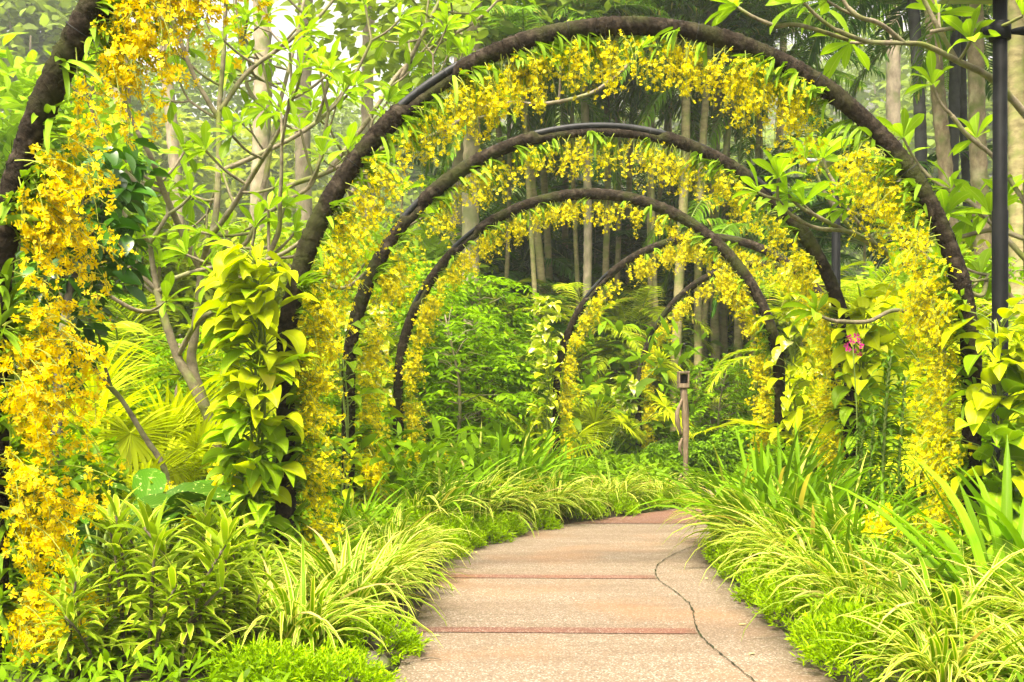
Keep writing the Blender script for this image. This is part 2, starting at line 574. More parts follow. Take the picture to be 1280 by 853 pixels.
def ground():
    xs = np.concatenate([np.linspace(-420, -14, 26), np.linspace(-12, 12, 130), np.linspace(14, 420, 26)])
    ys = np.concatenate([np.linspace(-12, 2, 12), np.linspace(2.2, 26, 130), np.linspace(28, 520, 46)])
    X, Y = np.meshgrid(xs, ys, indexing='ij')
    Z = gz(X, Y)
    hh = np.clip((Y - 110) / 270, 0, 1)
    Z = Z + 98 * hh * hh * (3 - 2 * hh) * (1 + .18 * np.sin(X * .014 + .6))
    n, m = X.shape
    i, j = np.meshgrid(np.arange(n - 1), np.arange(m - 1), indexing='ij')
    a = i * m + j
    mb = MB()
    mb.add(np.stack([X, Y, Z], -1), np.stack([a, a + m, a + m + 1, a + 1], -1))
    tag(obj('ground', mb, M['soil']), kind='structure')


def path_mat(name, ca, cb, cc, stain):
    m, nt, out = new_mat(name)
    tc = nd(nt, 'ShaderNodeTexCoord')
    v = nd(nt, 'ShaderNodeTexVoronoi', i_Scale=140.0)
    nt.links.new(tc.outputs['Object'], v.inputs[0])
    sep = nd(nt, 'ShaderNodeSeparateColor')
    nt.links.new(v.outputs['Color'], sep.inputs[0])
    col = mixc(nt, sep.outputs[0], ca, cb)
    col = mixc(nt, maths(nt, 'MULTIPLY', maths(nt, 'GREATER_THAN', sep.outputs[1], .86), .75), col, cc)
    col = mixc(nt, maths(nt, 'MULTIPLY', maths(nt, 'GREATER_THAN', sep.outputs[2], .88), .55), col, (.50, .43, .36))
    mp = nd(nt, 'ShaderNodeMapping')
    mp.inputs['Scale'].default_value = (.35, 1.6, 1)
    nt.links.new(tc.outputs['Object'], mp.inputs[0])
    n1 = nd(nt, 'ShaderNodeTexNoise', i_Scale=1.5, i_Detail=7.0, i_Roughness=.7)
    nt.links.new(mp.outputs[0], n1.inputs[0])
    col = mixc(nt, maths(nt, 'MULTIPLY_ADD', n1.outputs[0], 2.2, -.85, clamp=True), col, stain)
    n2 = nd(nt, 'ShaderNodeTexNoise', i_Scale=.9, i_Detail=5.0)
    nt.links.new(tc.outputs['Object'], n2.inputs[0])
    k = maths(nt, 'MULTIPLY', maths(nt, 'MULTIPLY_ADD', n2.outputs[0], 4.5, -2.3, clamp=True), .40)
    col = mixc(nt, k, col, (.27, .125, .05))
    n3 = nd(nt, 'ShaderNodeTexNoise', i_Scale=5.0, i_Detail=8.0, i_Roughness=.75)
    nt.links.new(mp.outputs[0], n3.inputs[0])
    k = maths(nt, 'MULTIPLY', maths(nt, 'MULTIPLY_ADD', n3.outputs[0], 5.0, -2.75, clamp=True), .5)
    col = mixc(nt, k, col, (.06, .05, .032))
    # dirt and algae that creep in from the planted edges
    su = nd(nt, 'ShaderNodeSeparateXYZ')
    nt.links.new(tc.outputs['UV'], su.inputs[0])
    e = maths(nt, 'MULTIPLY', maths(nt, 'ABSOLUTE', maths(nt, 'SUBTRACT', su.outputs[0], .5)), 2.0)
    n4 = nd(nt, 'ShaderNodeTexNoise', i_Scale=4.0, i_Detail=6.0, i_Roughness=.7)
    nt.links.new(tc.outputs['Object'], n4.inputs[0])
    k = maths(nt, 'MULTIPLY', maths(nt, 'ADD', maths(nt, 'SUBTRACT', e, 1.02), maths(nt, 'MULTIPLY', maths(nt, 'SUBTRACT', n4.outputs[0], .25), .55)), 3.2, clamp=True)
    col = mixc(nt, maths(nt, 'MULTIPLY', k, .72), col, (.065, .058, .028))
    p = nd(nt, 'ShaderNodeBsdfPrincipled', i_Roughness=.8)
    p.inputs['Specular IOR Level'].default_value = .3
    nt.links.new(col, p.inputs['Base Color'])
    b = nd(nt, 'ShaderNodeBump', i_Strength=.3, i_Distance=.003)
    nt.links.new(v.outputs['Distance'], b.inputs['Height'])
    nt.links.new(b.outputs[0], p.inputs['Normal'])
    nt.links.new(p.outputs[0], out.inputs[0])
    return m


def strip(a, b, z, skirt=0.0):
    """sheet between two polylines of equal length, with a rough-cut edge face going down"""
    mb = MB()
    n = len(a)
    A = np.column_stack([a, np.full(n, z)])
    B = np.column_stack([b, np.full(n, z)])
    t = np.linspace(0, 1, 9)[None, :, None]
    G = A[:, None] * (1 - t) + B[:, None] * t
    if skirt:
        G = np.concatenate([G[:, :1] - [[[0, 0, skirt]]], G, G[:, -1:] - [[[0, 0, skirt]]]], 1)
    m = G.shape[1]
    i, j = np.meshgrid(np.arange(n - 1), np.arange(m - 1), indexing='ij')
    k = i * m + j
    tu = np.concatenate([[0], t.ravel(), [1]]) if skirt else t.ravel()
    U = np.stack(np.broadcast_arrays(tu[None, :], np.arange(n)[:, None] / n), -1)
    mb.add(G, np.stack([k, k + 1, k + m + 1, k + m], -1), U)
    return mb


ground()
M['path'] = path_mat('exposed_aggregate', (.136, .102, .071), (.180, .137, .098), (.07, .05, .035), (.10, .066, .042))
M['red'] = path_mat('red_aggregate', (.098, .047, .032), (.150, .074, .052), (.07, .03, .02), (.135, .055, .037))
path = obj('path', strip(PLs, PRs, 0.0, .06), M['path'])
tag(path, kind='structure')


def xl(y): return float(np.interp(y, PLs[:, 1], PLs[:, 0]))
def xr(y): return float(np.interp(y, PRs[:, 1], PRs[:, 0]))


crack_px = [(890, 676), (884, 679), (853, 689), (827, 703), (819, 716), (825, 727), (846, 742), (864, 760), (870, 786), (888, 808), (920, 834), (943, 853), (1000, 905), (1040, 980)]
cr = np.array([((x - 640) * 1574.4 / (y - HZ) / F, 1574.4 / (y - HZ)) for x, y in crack_px])
crs = smooth_path(cr, 150)
crx = lambda y: float(np.interp(-y, -crs[:, 1], crs[:, 0]))
for y0, y1 in ((7.56, 7.71), (5.69, 5.83)):
    ts = np.linspace(0, 1, 3)
    yy = y0 + (y1 - y0) * ts
    a = np.array([(xl(y) + .0, y + .02) for y in yy])
    b = np.array([(crx(y) - .012, y - .03) for y in yy])
    tag(obj('red_band', strip(a, b, .004), M['red'], path))
ya = np.linspace(11.25, 13.6, 30)
# the red stretch of the path beyond
a = np.array([(xl(y) + .0, y) for y in ya])
b = np.array([(xr(y) - .0, y) for y in ya])
tag(obj('red_paving', strip(a, b, .004), M['red'], path))
M['joint'] = rough_mat('mossy_joint', (.010, .011, .006), (.022, .028, .008), 30, .95, .6, cc=(.035, .05, .012))
tn = np.gradient(crs, axis=0)
tn /= np.linalg.norm(tn, axis=1, keepdims=True)
nn = np.column_stack([-tn[:, 1], tn[:, 0]])
w = (.0018 + .005 * rng.random(len(crs)) ** 2)[:, None]
crs = crs + rng.normal(0, .003, crs.shape)
tag(obj('crack', strip(crs - nn * w, crs + nn * w, .008), M['joint'], path))

# ------------------------------------------------------------------ arches
RAD, SPR = 2.3, 1.49


class Arch:
    def __init__(self, cx, cy_, th, rad=RAD):
        self.c, self.th, self.r = np.array([cx, cy_]), R(th), rad
        self.len = 2 * SPR + math.pi * rad

    def uz(self, s):
        l = np.asarray(s, float) * self.len
        a = np.clip((l - SPR) / self.r, 0, math.pi)
        u = -self.r * np.cos(a)
        z = np.where(l < SPR, l, np.where(l > SPR + math.pi * self.r, self.len - l, SPR + self.r * np.sin(a)))
        nu, nz_ = np.cos(a), -np.sin(a)
        return u, z, nu, nz_

    def pos(self, s, off=0.0):
        u, z, nu, nz_ = self.uz(s)
        u = u + nu * off
        z = z + nz_ * off
        return np.stack([self.c[0] + u * math.cos(self.th), self.c[1] - u * math.sin(self.th), z], -1)

    def inward(self, s):
        u, z, nu, nz_ = self.uz(s)
        return np.stack([nu * math.cos(self.th), -nu * math.sin(self.th), nz_], -1)

    def across(self):
        return np.array([math.sin(self.th), math.cos(self.th), 0.0])


ARCH = [Arch(-.1, 4.1, 15), Arch(.78, 7.03, 0), Arch(.80, 9.6, 0), Arch(.80, 12.27, 14, 2.26), Arch(2.7, 15.6, 30), Arch(4.15, 18.4, 40)]
ORD = ['the closest flower arch, cut off by the left edge of the photo', 'the biggest full arch spanning the path', 'the second full arch, just inside the biggest one',
       'the third full arch, over the bend', 'the fourth arch, turned to the right beyond the bend', 'the small last arch beside the driftwood post']
BARE = [[], [(.335, .385)], [(.30, .325), (.44, .56), (.64, .70)], [(.25, .28), (.33, .37)], [(.3, .36)], []]
ALAB = ['dark coir-wrapped tube of the closest flower arch, cutting across the top left corner',
        'tall dark round arch wrapped in coir, the largest one seen whole across the path',
        'dark round arch second in the row, its bare black pipe showing at the top',
        'brown wrapped arch third in the row, standing where the path starts to bend',
        'thin dark arch fourth in the row, its left leg by a cream-leaved climber',
        'smallest and farthest arch of the row, next to the driftwood post']
for k, A in enumerate(ARCH):
    base = np.array([A.c[0], A.c[1], 0.0])
    root = thing('flower_arch', ALAB[k], 'arch', base, 'arches over the garden path')
    n = [900, 900, 700, 480, 300, 240][k]
    s = np.linspace(0, 1, n)
    P = A.pos(s, -.028) - base
    mb = MB()
    tube(mb, P, .030, 10)
    obj('pipe', mb, M['pipe'], root)
    # the coir wrap, thin where the pipe shows
    off = np.full(n, .004)
    rad = np.full(n, .061) * (1 + .085 * np.abs(np.sin(s * A.len * 42 + 2 * np.sin(s * 37))) ** .6 - .04)
    lump = np.interp(s, np.linspace(0, 1, 40), rng.normal(1, .07, 40))
    rad = rad * lump
    for a, b in BARE[k]:
        kk = np.clip((s - a) / .006, 0, 1) * np.clip((b - s) / .006, 0, 1)
        rad = rad * (1 - .42 * kk)
        off = off + .030 * kk
    Pw = A.pos(s, 0) + A.inward(s) * off[:, None] - base
    mb = MB()
    tube(mb, Pw, rad, 16, jitter=.04)
    # loose fibres
    nf = [2600, 2200, 1200, 700, 300, 250][k]
    si = rng.integers(2, n - 2, nf)
    an = rng.uniform(0, 6.28, nf)
    acr = A.across()
    nrm = A.inward(s[si]) * np.cos(an)[:, None] + acr[None] * np.sin(an)[:, None]
    tg = A.pos(s[si] + .004) - A.pos(s[si] - .004)
    tg /= np.linalg.norm(tg, axis=1, keepdims=True)
    circ = np.cross(nrm, tg)
    dd = circ * rng.choice([-1, 1], nf)[:, None] + tg * rng.normal(0, .5, (nf, 1)) + nrm * .35
    az, el = d2ae(dd)
    ribbons(mb, Pw[si] + nrm * rad[si][:, None] * .93, az, el, rng.uniform(.03, .09, nf), .0035, rng.uniform(-.6, 1.2, nf), [1, .8, .3], flat=True)
    obj('coir_wrap', mb, M['coir'], root)
    if k < 3:
        for q in range(9):
            s0 = .12 + q * .085
            mb = MB()
            c = A.pos(s0, .002) - base
            inn, ac = A.inward(s0), A.across()
            rr = .067
            tube(mb, [c + (inn * math.cos(t) + ac * math.sin(t)) * rr for t in np.linspace(0, 6.28, 15)], .0022, 4, cap=False)
            obj('wire_tie', mb, M['pipe'], root)

# ------------------------------------------------------------------ golden orchids hanging from the arches
# one flower: two-lobed lip, three small tepals
FV = np.array([(0, 0, 0), (-.12, -.18, .05), (-.52, -.42, .10), (-.34, -.72, .0), (0, -.55, .12), (.34, -.72, .0), (.52, -.42, .10), (.12, -.18, .05),
               (-.10, .12, 0), (-.30, .42, .14), (-.12, .36, .10), (.10, .12, 0), (.12, .36, .10), (.30, .42, .14), (0, .62, .10), (-.5, .12, .1), (-.42, .02, .1), (.5, .12, .1), (.42, .02, .1)])
FQ = np.array([(0, 1, 3, 4), (1, 2, 3, 3), (0, 4, 5, 7), (7, 5, 6, 6), (0, 8, 10, 14), (0, 14, 12, 11), (0, 8, 15, 16), (0, 18, 17, 11)])
FQ = np.array([(0, 1, 3, 4), (0, 4, 5, 7), (1, 2, 3, 1), (7, 5, 6, 7)])
FV = np.array([(0, 0, 0), (-.16, -.16, .03), (-.55, -.30, .10), (-.38, -.72, -.02), (0, -.52, .10), (.38, -.72, -.02), (.55, -.30, .10), (.16, -.16, .03),
               (-.22, .22, .06), (-.06, .62, .12), (.06, .62, .12), (.22, .22, .06), (-.58, .20, .10), (-.50, .02, .06), (.58, .20, .10), (.50, .02, .06)])
FQ = np.array([(0, 1, 3, 4), (0, 4, 5, 7), (0, 1, 2, 3), (0, 5, 6, 7), (0, 11, 10, 9), (0, 9, 8, 13), (0, 8, 12, 13), (0, 15, 14, 11)])
FU = np.column_stack([FV[:, 0] + .5, np.linalg.norm(FV[:, :2], axis=1)])


def garland(A, name_lab, s0, s1, n_spray, fsize, flen, seed, leaves, stems=True, mat='petal_lemon', fdens=1.0, clusters=None, lat=.5):
    global rng
    rng = np.random.default_rng(seed)
    base = A.pos((s0 + s1) / 2)
    root = thing('golden_orchids', name_lab, 'orchids', base, 'golden orchids on the arches')
    fl, st, lf = MB(), MB(), MB()
    ac = A.across()
    if clusters is None:
        ncl = max(3, int((s1 - s0) * A.len / .34))
        cl = np.linspace(s0, s1, ncl) + rng.normal(0, .006, ncl)
    else:
        cl = np.array(clusters)
    FT, FS, FD = [], [], []
    for i in range(n_spray):
        s = float(np.clip(rng.choice(cl) + rng.normal(0, .011), s0, s1))
        inn = A.inward(s)
        p0 = A.pos(s, .05) + ac * rng.normal(0, .03)
        tang = A.pos(min(s + .002, 1)) - A.pos(max(s - .002, 0))
        tang /= np.linalg.norm(tang) + 1e-9
        d = inn * rng.uniform(.75, 1.1) + ac * rng.normal(0, lat) + tang * rng.normal(0, .45) + np.array([0, 0, .18])
        d /= np.linalg.norm(d)
        L = flen * rng.uniform(.55, 1.15)
        az, el = d2ae(d)
        if p0[2] < .25:
            el = max(el, .3)
        dr = rng.uniform(.7, 1.7)
        t = np.linspace(0, 1, 9)
        e = np.maximum(el - dr * t ** 1.2, -1.5)
        dv = np.stack([np.cos(az) * np.cos(e), np.sin(az) * np.cos(e), np.sin(e)], 1)
        pts = p0 + np.concatenate([[np.zeros(3)], np.cumsum((dv[1:] + dv[:-1]) / 2 * L / 8, 0)])
        if stems:
            tube(st, pts - base, np.linspace(.0036, .0018, 9), 3, cap=False)
        nb = int(rng.integers(6, 10))
        for b in range(nb):
            tb = rng.uniform(.22, 1.0)
            q = tb * 8
            i0 = min(int(q), 7)
            pb = pts[i0] + (pts[i0 + 1] - pts[i0]) * (q - i0)
            db = dv[i0] * .6 + rng.normal(0, .65, 3)
            db /= np.linalg.norm(db)
            Lb = rng.uniform(.05, .15) * flen / .5
            pe = pb + db * Lb + np.array([0, 0, -.25 * Lb])
            if stems and b % 2 == 0:
                tube(st, np.array([pb, (pb + pe) / 2 + [0, 0, .05 * Lb], pe]) - base, .0017, 3, cap=False)
            m = max(1, int(rng.integers(3, 6) * fdens))
            tt = rng.uniform(.1, 1.05, m)
            FT.append(pb + (pe - pb) * tt[:, None] + rng.normal(0, .010, (m, 3)))
    FT = np.concatenate(FT)
    FT = FT[FT[:, 2] > .12]
    k = len(FT)
    batch(fl, FV, FQ, FU, rand_rot(k, (0, -.55, .25), .8), FT - base, fsize * rng.choice([.5, .85, 1.0, 1.2], k, p=[.18, .3, .32, .2]) * rng.uniform(.85, 1.1, k))
    obj('flowers', fl, M[mat], root)
    if stems:
        obj('stalks', st, M['spray'], root)
    if leaves:
        B_, AZ, EL, LL = [], [], [], []
        for i in range(leaves):
            s = float(np.clip(rng.choice(cl) + rng.normal(0, .02), s0, s1))
            inn = A.inward(s)
            tang = A.pos(min(s + .002, 1)) - A.pos(max(s - .002, 0))
            tang /= np.linalg.norm(tang) + 1e-9
            p0 = A.pos(s, .045) + ac * rng.normal(0, .045)
            up = tang if tang[2] > 0 else -tang
            for q in range(int(rng.integers(4, 8))):
                d = inn * rng.uniform(.25, .7) + up * rng.uniform(-.2, .9) + ac * rng.normal(0, .5)
                a, e = d2ae(d)
                B_.append(p0 + rng.normal(0, .012, 3)); AZ.append(a); EL.append(e); LL.append(rng.uniform(.13, .30))
        LL = np.array(LL)
        ribbons(lf, np.array(B_) - base, np.array(AZ), np.array(EL), LL, rng.uniform(.022, .036, len(LL)), rng.uniform(.3, 1.3, len(LL)), STRAP, .3, rng.normal(0, .5, len(LL)))
        obj('strap_leaves', lf, M['orchid_leaf'], root)
    return root


S = lambda A, a: (SPR + A.r * R(a)) / A.len      # arc angle (0 = left springing, 180 = right springing) -> s
A0, A1, A2, A3, A4, A5 = ARCH
garland(A0, 'big golden orchid sprays at the upper left, on the curve of the closest arch', S(A0, 2), S(A0, 57), 108, .029, .46, 21, 50, lat=.3, mat='petal')
garland(A0, 'big golden orchid sprays in the lower left corner, on the closest arch\'s leg', .03, S(A0, -1), 105, .030, .48, 22, 26, lat=.35, mat='petal')
garland(A0, 'few golden orchid flowers peeking in at the top right corner beside the lamp head', S(A0, 128), S(A0, 139), 7, .036, .36, 23, 4, lat=.2)
garland(A1, 'golden orchids down the biggest full arch\'s left leg, beside the big golden vine', .03, S(A1, 10), 150, .0205, .38, 31, 26)
garland(A1, 'golden orchids along the upper left curve of the biggest full arch, above the frangipani branches', S(A1, 14), S(A1, 70), 135, .0215, .40, 32, 40)
garland(A1, 'golden orchids hanging from the very top of the biggest full arch', S(A1, 71), S(A1, 112), 100, .0215, .36, 33, 22)
garland(A1, 'golden orchids on the upper right curve of the biggest arch, under green strap leaves', S(A1, 113), S(A1, 168), 145, .0215, .46, 34, 52)
garland(A1, 'golden orchids trailing down the right leg of the biggest full arch to the lily leaves', S(A1, 169), .985, 190, .0205, .38, 35, 26)
garland(A2, 'golden orchids down the left leg of the second arch, behind the big golden vine', .03, S(A2, 25), 150, .0215, .37, 41, 20)
garland(A2, 'golden orchids along the top of the second arch', S(A2, 26), S(A2, 150), 225, .022, .37, 42, 50, fdens=.9)
garland(A2, 'golden orchids down the right leg of the second arch, beside the lime green climber', S(A2, 151), .97, 150, .0215, .37, 43, 24)
garland(A3, 'golden orchids down the left leg of the third arch, by the dark ferny tree', .03, S(A3, 28), 170, .024, .30, 51, 14, fdens=.9)
garland(A3, 'golden orchids along the top of the third arch', S(A3, 29), S(A3, 148), 250, .024, .31, 52, 24, fdens=.8)
garland(A3, 'golden orchids down the right leg of the third arch, in front of the palm stems', S(A3, 149), .95, 170, .024, .30, 53, 14, fdens=.9)
garland(A4, 'golden orchids on the left half of the fourth arch, above the yellow fan palm', .05, S(A4, 80), 200, .028, .33, 61, 12, fdens=.75)
garland(A4, 'golden orchids on the right half of the fourth arch, seen through the third arch', S(A4, 81), .94, 190, .028, .33, 62, 12, fdens=.75)
garland(A5, 'golden orchids on the left half of the smallest arch, next to the driftwood post', .05, S(A5, 88), 200, .029, .36, 71, 10, fdens=.75)
garland(A5, 'golden orchids on the far right half of the smallest arch', S(A5, 89), .94, 130, .029, .40, 72, 8, fdens=.75)


# ------------------------------------------------------------------ climbers on the legs
def climber(A, label, left, u_off, y_off, z0, z1, n, L, mats, seed, side, spread=1.0, stem_r=.012):
    """vine up an arch leg; side = preferred leaf direction"""
    global rng
    rng = np.random.default_rng(seed)
    s_leg = 0.0 if left else 1.0
    b = A.pos(s_leg)
    base = np.array([b[0] + u_off, b[1] + y_off, 0.0])
    root = thing('climbing_vine', label, 'climber', base, 'large-leaved vines climbing the arch legs')
    st = MB()
    for q in range(3):
        zz = np.linspace(0, z1 * rng.uniform(.8, 1), 12)
        ph = rng.uniform(0, 6)
        tube(st, np.column_stack([.04 * np.sin(zz * 3 + ph), .04 * np.cos(zz * 2.5 + ph), zz]), np.linspace(stem_r, stem_r * .6, 12), 5)
    k = n
    z = z0 + (z1 - z0) * (np.arange(k) + rng.random(k)) / k
    sd = np.asarray(side, float)
    az0 = math.atan2(sd[1], sd[0])
    az = az0 + rng.normal(0, .95 * spread, k)
    rr = rng.uniform(.04, .20, k)
    el = rng.uniform(-.5, .75, k)
    pl = rng.uniform(.04, .13, k)
    p0 = np.column_stack([.02 * np.cos(az), .02 * np.sin(az), z])
    p1 = p0 + np.column_stack([np.cos(az) * rr, np.sin(az) * rr, pl])
    for i in range(k):
        tube(st, [p0[i], (p0[i] + p1[i]) / 2 + [0, 0, .02], p1[i]], [.005, .004, .0035], 4, cap=False)
    obj('stem', st, M['stem'], root)
    LL = L * rng.uniform(.5, 1.25, k)
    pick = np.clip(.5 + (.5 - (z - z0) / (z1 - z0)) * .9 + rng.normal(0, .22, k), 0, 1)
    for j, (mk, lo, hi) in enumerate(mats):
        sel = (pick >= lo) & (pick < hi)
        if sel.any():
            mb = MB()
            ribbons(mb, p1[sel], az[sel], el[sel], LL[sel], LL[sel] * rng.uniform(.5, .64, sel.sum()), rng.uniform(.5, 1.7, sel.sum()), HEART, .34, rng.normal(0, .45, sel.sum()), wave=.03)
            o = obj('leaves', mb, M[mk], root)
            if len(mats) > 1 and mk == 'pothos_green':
                o['label'] = 'greener leaves of the vine'
    return root


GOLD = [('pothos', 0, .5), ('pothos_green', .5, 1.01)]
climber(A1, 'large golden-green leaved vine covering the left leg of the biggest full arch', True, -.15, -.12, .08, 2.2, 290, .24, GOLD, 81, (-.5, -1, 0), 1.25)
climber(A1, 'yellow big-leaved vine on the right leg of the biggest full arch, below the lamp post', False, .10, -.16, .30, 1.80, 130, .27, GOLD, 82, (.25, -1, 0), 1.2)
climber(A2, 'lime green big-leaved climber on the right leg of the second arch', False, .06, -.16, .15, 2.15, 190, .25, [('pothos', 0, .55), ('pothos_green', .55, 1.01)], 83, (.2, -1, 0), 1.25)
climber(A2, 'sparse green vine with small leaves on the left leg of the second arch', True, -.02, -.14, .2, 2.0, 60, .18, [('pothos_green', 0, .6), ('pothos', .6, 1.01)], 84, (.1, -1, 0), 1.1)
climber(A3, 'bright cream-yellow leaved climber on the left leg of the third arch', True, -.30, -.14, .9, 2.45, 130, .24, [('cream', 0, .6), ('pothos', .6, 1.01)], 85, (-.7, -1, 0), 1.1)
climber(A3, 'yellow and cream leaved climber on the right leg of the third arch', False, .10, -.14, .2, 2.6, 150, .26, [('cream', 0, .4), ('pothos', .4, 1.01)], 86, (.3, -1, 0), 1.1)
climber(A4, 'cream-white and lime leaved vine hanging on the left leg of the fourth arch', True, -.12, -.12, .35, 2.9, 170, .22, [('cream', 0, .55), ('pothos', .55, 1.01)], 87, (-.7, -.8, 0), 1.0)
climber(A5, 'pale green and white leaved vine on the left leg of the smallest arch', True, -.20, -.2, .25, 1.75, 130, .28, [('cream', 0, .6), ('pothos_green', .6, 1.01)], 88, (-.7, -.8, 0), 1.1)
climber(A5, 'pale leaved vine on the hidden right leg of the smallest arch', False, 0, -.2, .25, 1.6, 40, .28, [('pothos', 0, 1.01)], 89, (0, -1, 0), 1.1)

# ------------------------------------------------------------------ plant kinds (prototypes at the origin)
def proto(name, parts):
    """a plant: one mesh, or an Empty with parts [(name, MB, material)]"""
    if len(parts) == 1:
        return obj(name, parts[0][1], parts[0][2])
    r = bpy.data.objects.new(name, None)
    COL.objects.link(r)
    r.empty_display_size = .1
    for n, mb, mt in parts:
        obj(n, mb, mt, r)
    return r


def tuft(k, L, W, el, droop, prof, spread, seed, mat, fold=.35, segs_power=1.2, z0=0.0):
    global rng
    rng = np.random.default_rng(seed)
    mb = MB()
    rr = np.sqrt(rng.random(k)) * spread
    a0 = rng.uniform(0, 6.283, k)
    base = np.column_stack([rr * np.cos(a0), rr * np.sin(a0), np.full(k, z0)])
    az = a0 + rng.normal(0, .7, k)
    LL = rng.uniform(L[0], L[1], k)
    ribbons(mb, base, az, rng.uniform(el[0], el[1], k), LL, rng.uniform(W[0], W[1], k), rng.uniform(droop[0], droop[1], k), prof, fold, rng.normal(0, .25, k), power=segs_power)
    return mb


def p_ribbon(seed):
    global rng
    mb = tuft(190, (.30, .66), (.017, .028), (.75, 1.54), (1.1, 2.5), [.6, 1, 1, .95, .8, .6, .35, .03], .14, seed, None)
    return proto('ribbon_grass', [('leaves', mb, M['ribbon'])])


def p_lily(seed, n=60, L=(.45, .9), W=(.020, .036), name='strap_lily', mat='lily', droop=(.4, 1.7)):
    mb = tuft(n, L, W, (.75, 1.5), droop, STRAP, .13, seed, None, fold=.5, segs_power=1.8)
    return proto(name, [('leaves', mb, M[mat])])


def p_feather(seed):
    """low mound of fine bright green foliage: many small sprigs"""
    global rng
    rng = np.random.default_rng(seed)
    mb = MB()
    ns = 330
    th = np.arccos(1 - rng.random(ns) * .95)
    ph = rng.uniform(0, 6.283, ns)
    d = np.column_stack([np.sin(th) * np.cos(ph), np.sin(th) * np.sin(ph), np.cos(th)])
    rad = rng.uniform(.7, 1.12, ns) * (1 + .18 * np.sin(3 * ph + 1) * np.sin(2 * th))
    c = d * np.array([.30, .30, .21]) * rad[:, None]
    c[:, 2] = np.maximum(c[:, 2], .01)
    m = 15
    cc = np.repeat(c, m, 0)
    dd = np.repeat(d, m, 0) * .8 + rng.normal(0, .55, (ns * m, 3)) + [0, 0, .45]
    t = rng.random(ns * m) * .07
    az, el = d2ae(dd)
    az2, el2 = d2ae(np.repeat(d, m, 0) + [0, 0, .7])
    b = cc + np.stack([np.cos(az2) * np.cos(el2), np.sin(az2) * np.cos(el2), np.sin(el2)], 1) * t[:, None] + rng.normal(0, .008, (ns * m, 3))
    k = len(b)
    ribbons(mb, b, az, el, rng.uniform(.022, .05, k), rng.uniform(.006, .012, k), rng.uniform(-.2, .8, k), LEAF3, flat=True, roll=rng.uniform(-1, 1, k))
    return proto('feathery_groundcover', [('leaves', mb, M['feather'])])


def p_dracaena(seed, ns=4):
    global rng
    rng = np.random.default_rng(seed)
    st, lf = MB(), MB()
    for i in range(ns):
        H = rng.uniform(.34, .74)
        a, r0 = rng.uniform(0, 6.28), rng.uniform(.02, .13)
        lean = rng.normal(0, .10, 2)
        p = lambda t: np.array([r0 * math.cos(a) + lean[0] * t * t, r0 * math.sin(a) + lean[1] * t * t, t * H])
        tube(st, [p(t) for t in np.linspace(0, 1, 8)], np.linspace(.011, .006, 8), 5)
        k = int(50 * H / .7)
        tt = np.linspace(.14, 1.0, k)
        B_ = np.array([p(t) for t in tt])
        az = np.arange(k) * 2.4 + rng.normal(0, .25, k)
        el = .05 + 1.15 * tt ** 2.5 + rng.normal(0, .16, k)
        LL = (.13 + .08 * rng.random(k)) * (1 + .25 * tt)
        ribbons(lf, B_, az, el, LL, rng.uniform(.026, .038, k), rng.uniform(.4, 1.3, k), [.5, .85, 1, .95, .6, .03], .35, rng.normal(0, .2, k))
    return proto('striped_dracaena', [('stems', st, M['bark_dark']), ('leaves', lf, M['dracaena'])])


def p_dieffen(seed, mat='speckled', k=11, L=(.30, .46), name='dumb_cane'):
    global rng
    rng = np.random.default_rng(seed)
    st, lf = MB(), MB()
    az = np.arange(k) * 2.4 + rng.normal(0, .3, k)
    zz = np.linspace(.05, .34, k)
    rr = rng.uniform(.08, .2, k)
    p0 = np.column_stack([0 * az, 0 * az, zz * .5])
    p1 = np.column_stack([rr * np.cos(az), rr * np.sin(az), zz + rng.uniform(.15, .3, k)])
    for i in range(k):
        tube(st, [p0[i], (p0[i] * .5 + p1[i] * .5) + [0, 0, .05], p1[i]], [.012, .009, .006], 5, cap=False)
    LL = rng.uniform(L[0], L[1], k)
    ribbons(lf, p1, az, rng.uniform(.2, 1.0, k), LL, LL * rng.uniform(.36, .46, k), rng.uniform(.6, 1.5, k), OVAL, .28, rng.normal(0, .3, k), wave=.02)
    return proto(name, [('stalks', st, M['stem']), ('leaves', lf, M[mat])])


def fan_leaf(mb, tip, d, up, n=34, L=.6, W=.035, spread=2.5, droop=.5):
    d = d / np.linalg.norm(d)
    s = np.cross(d, up); s /= np.linalg.norm(s) + 1e-9
    a = np.linspace(-spread, spread, n) + rng.normal(0, .02, n)
    nn_ = np.cross(s, d)
    dirs = d[None] * np.cos(a)[:, None] + s[None] * np.sin(a)[:, None] + nn_[None] * .12
    az, el = d2ae(dirs)
    LL = L * (1 - .25 * (np.abs(a) / spread) ** 2) * rng.uniform(.93, 1.04, n)
    ribbons(mb, np.repeat(tip[None], n, 0), az, el, LL, W * L / .6, rng.uniform(.4, 1.3, n) * droop * .7, [.15, .7, 1, .9, .6, .35, .03], .4, rng.normal(0, .12, n), power=2.0)


